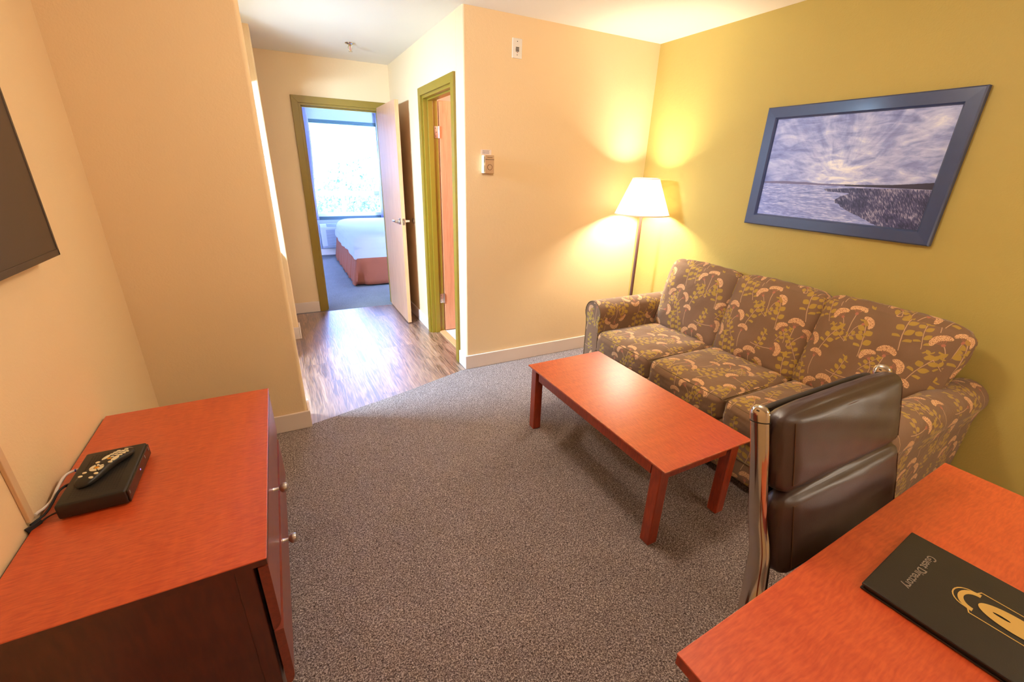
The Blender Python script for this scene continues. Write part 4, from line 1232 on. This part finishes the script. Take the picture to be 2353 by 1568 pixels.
build('seat_plate', MB().box(1.05, .0, .385, 1.37, .26, .418, .01), M_rub, ch)
mb = MB(); mb.lathe([(.028, .09), (.028, .25), (.018, .252), (.018, .39)], (1.208, .12, 0), 20)
build('gas_lift', mb, M_chrome, ch, True)
for k in range(5):
    a = k*2*PI/5+.5; c, s_ = math.cos(a), math.sin(a)
    mb = MB(); mb.tube([(1.208+c*.02, .12+s_*.02, .10), (1.208+c*.15, .12+s_*.15, .095), (1.208+c*.27, .12+s_*.27, .072)], .017, 10)
    lg = build('base_arm', mb, M_chrome, ch, True)
    mb = MB(); mb.lathe([(0, -.022), (.024, -.02), (.027, 0), (.024, .02), (0, .022)], M=Matrix.Translation((1.208+c*.275, .12+s_*.275, .0275)) @ Matrix.Rotation(a, 4, 'Z') @ Matrix.Rotation(PI/2, 4, 'X'), seg=20)
    build('caster', mb, M_rub, lg, True)

# ------------------------------------------------------------------ lights
def light(name, typ, loc, energy, color, size=.1, rot=None, sizey=None, spread=None):
    d = bpy.data.lights.new(name, typ); d.energy = energy; d.color = color
    if typ == 'AREA':
        d.shape = 'RECTANGLE'; d.size = size; d.size_y = sizey or size
        if spread: d.spread = spread
    elif typ in ('POINT', 'SPOT'): d.shadow_soft_size = size
    o = bpy.data.objects.new(name, d); COL.objects.link(o); o.location = loc
    if rot: o.rotation_euler = rot
    return o
WARM = (1.0, .87, .72)
light('floor_lamp_light', 'POINT', (lx, ly, 1.355), 92, (1, .90, .74), .058)
light('ceiling_fixture_light', 'POINT', (.95, 1.35, 2.2), 45, WARM, .14)
light('rear_fill_light', 'POINT', (1.7, -1.1, 2.2), 25, WARM, .15)  # weak fill added behind the camera for surfaces facing it
light('desk_lamp_light', 'POINT', (2.15, -.35, 1.08), 12, WARM, .06)
light('kitchen_light', 'AREA', (-.72, 2.98, 1.86), 150, (.46, .70, 1.0), .5, (math.radians(50), 0, math.radians(-60)), .12, math.radians(145))
light('bathroom_light', 'POINT', (2.2, 3.5, 2.2), 45, (1, .82, .66), .12)
wl = light('window_portal', 'AREA', ((wx0+wx1)/2, YW+.16, (wz0+wz1)/2), 1, (1, 1, 1), wx1-wx0, (math.radians(-90), 0, 0), wz1-wz0)
wl.data.cycles.is_portal = True

w = bpy.data.worlds.new('daylight'); C.world = w; w.use_nodes = True
t = NT(w.node_tree); bg = w.node_tree.nodes['Background']
tc = t.node('ShaderNodeTexCoord')
x, y, z = t.sep(tc.outputs['Generated'])
up = t.m('MULTIPLY_ADD', z, 1.6, .5, clamp=True)
cl = t.noise(tc.outputs['Generated'], 3.0, 4)
c = t.mix(up, (.28, .48, .88, 1), (.24, .38, 1.0, 1))
c = t.mix(t.mul(cl, .5), c, (.4, .56, 1.0, 1))
t.put(bg.inputs[0], c); bg.inputs[1].default_value = 210

# ------------------------------------------------------------------ camera
cam = bpy.data.cameras.new('camera'); co = bpy.data.objects.new('camera', cam); COL.objects.link(co)
r = Vector((0.88848388, -0.45810445, 0.02714233)); u = Vector((0.14771577, 0.34148709, 0.92820613)); f = Vector((0.43448411, 0.82068684, -0.37107503))
co.matrix_world = Matrix(((r.x, u.x, -f.x, 0), (r.y, u.y, -f.y, 0), (r.z, u.z, -f.z, 1.52), (0, 0, 0, 1)))
cam.sensor_width = 36; cam.lens = 992.8/2353*36; cam.clip_start = .02; cam.clip_end = 200
C.camera = co
C.view_settings.view_transform = 'Standard'; C.view_settings.look = 'None'; C.view_settings.gamma = 1
C.view_settings.use_curve_mapping = False; C.view_settings.exposure = 0.0
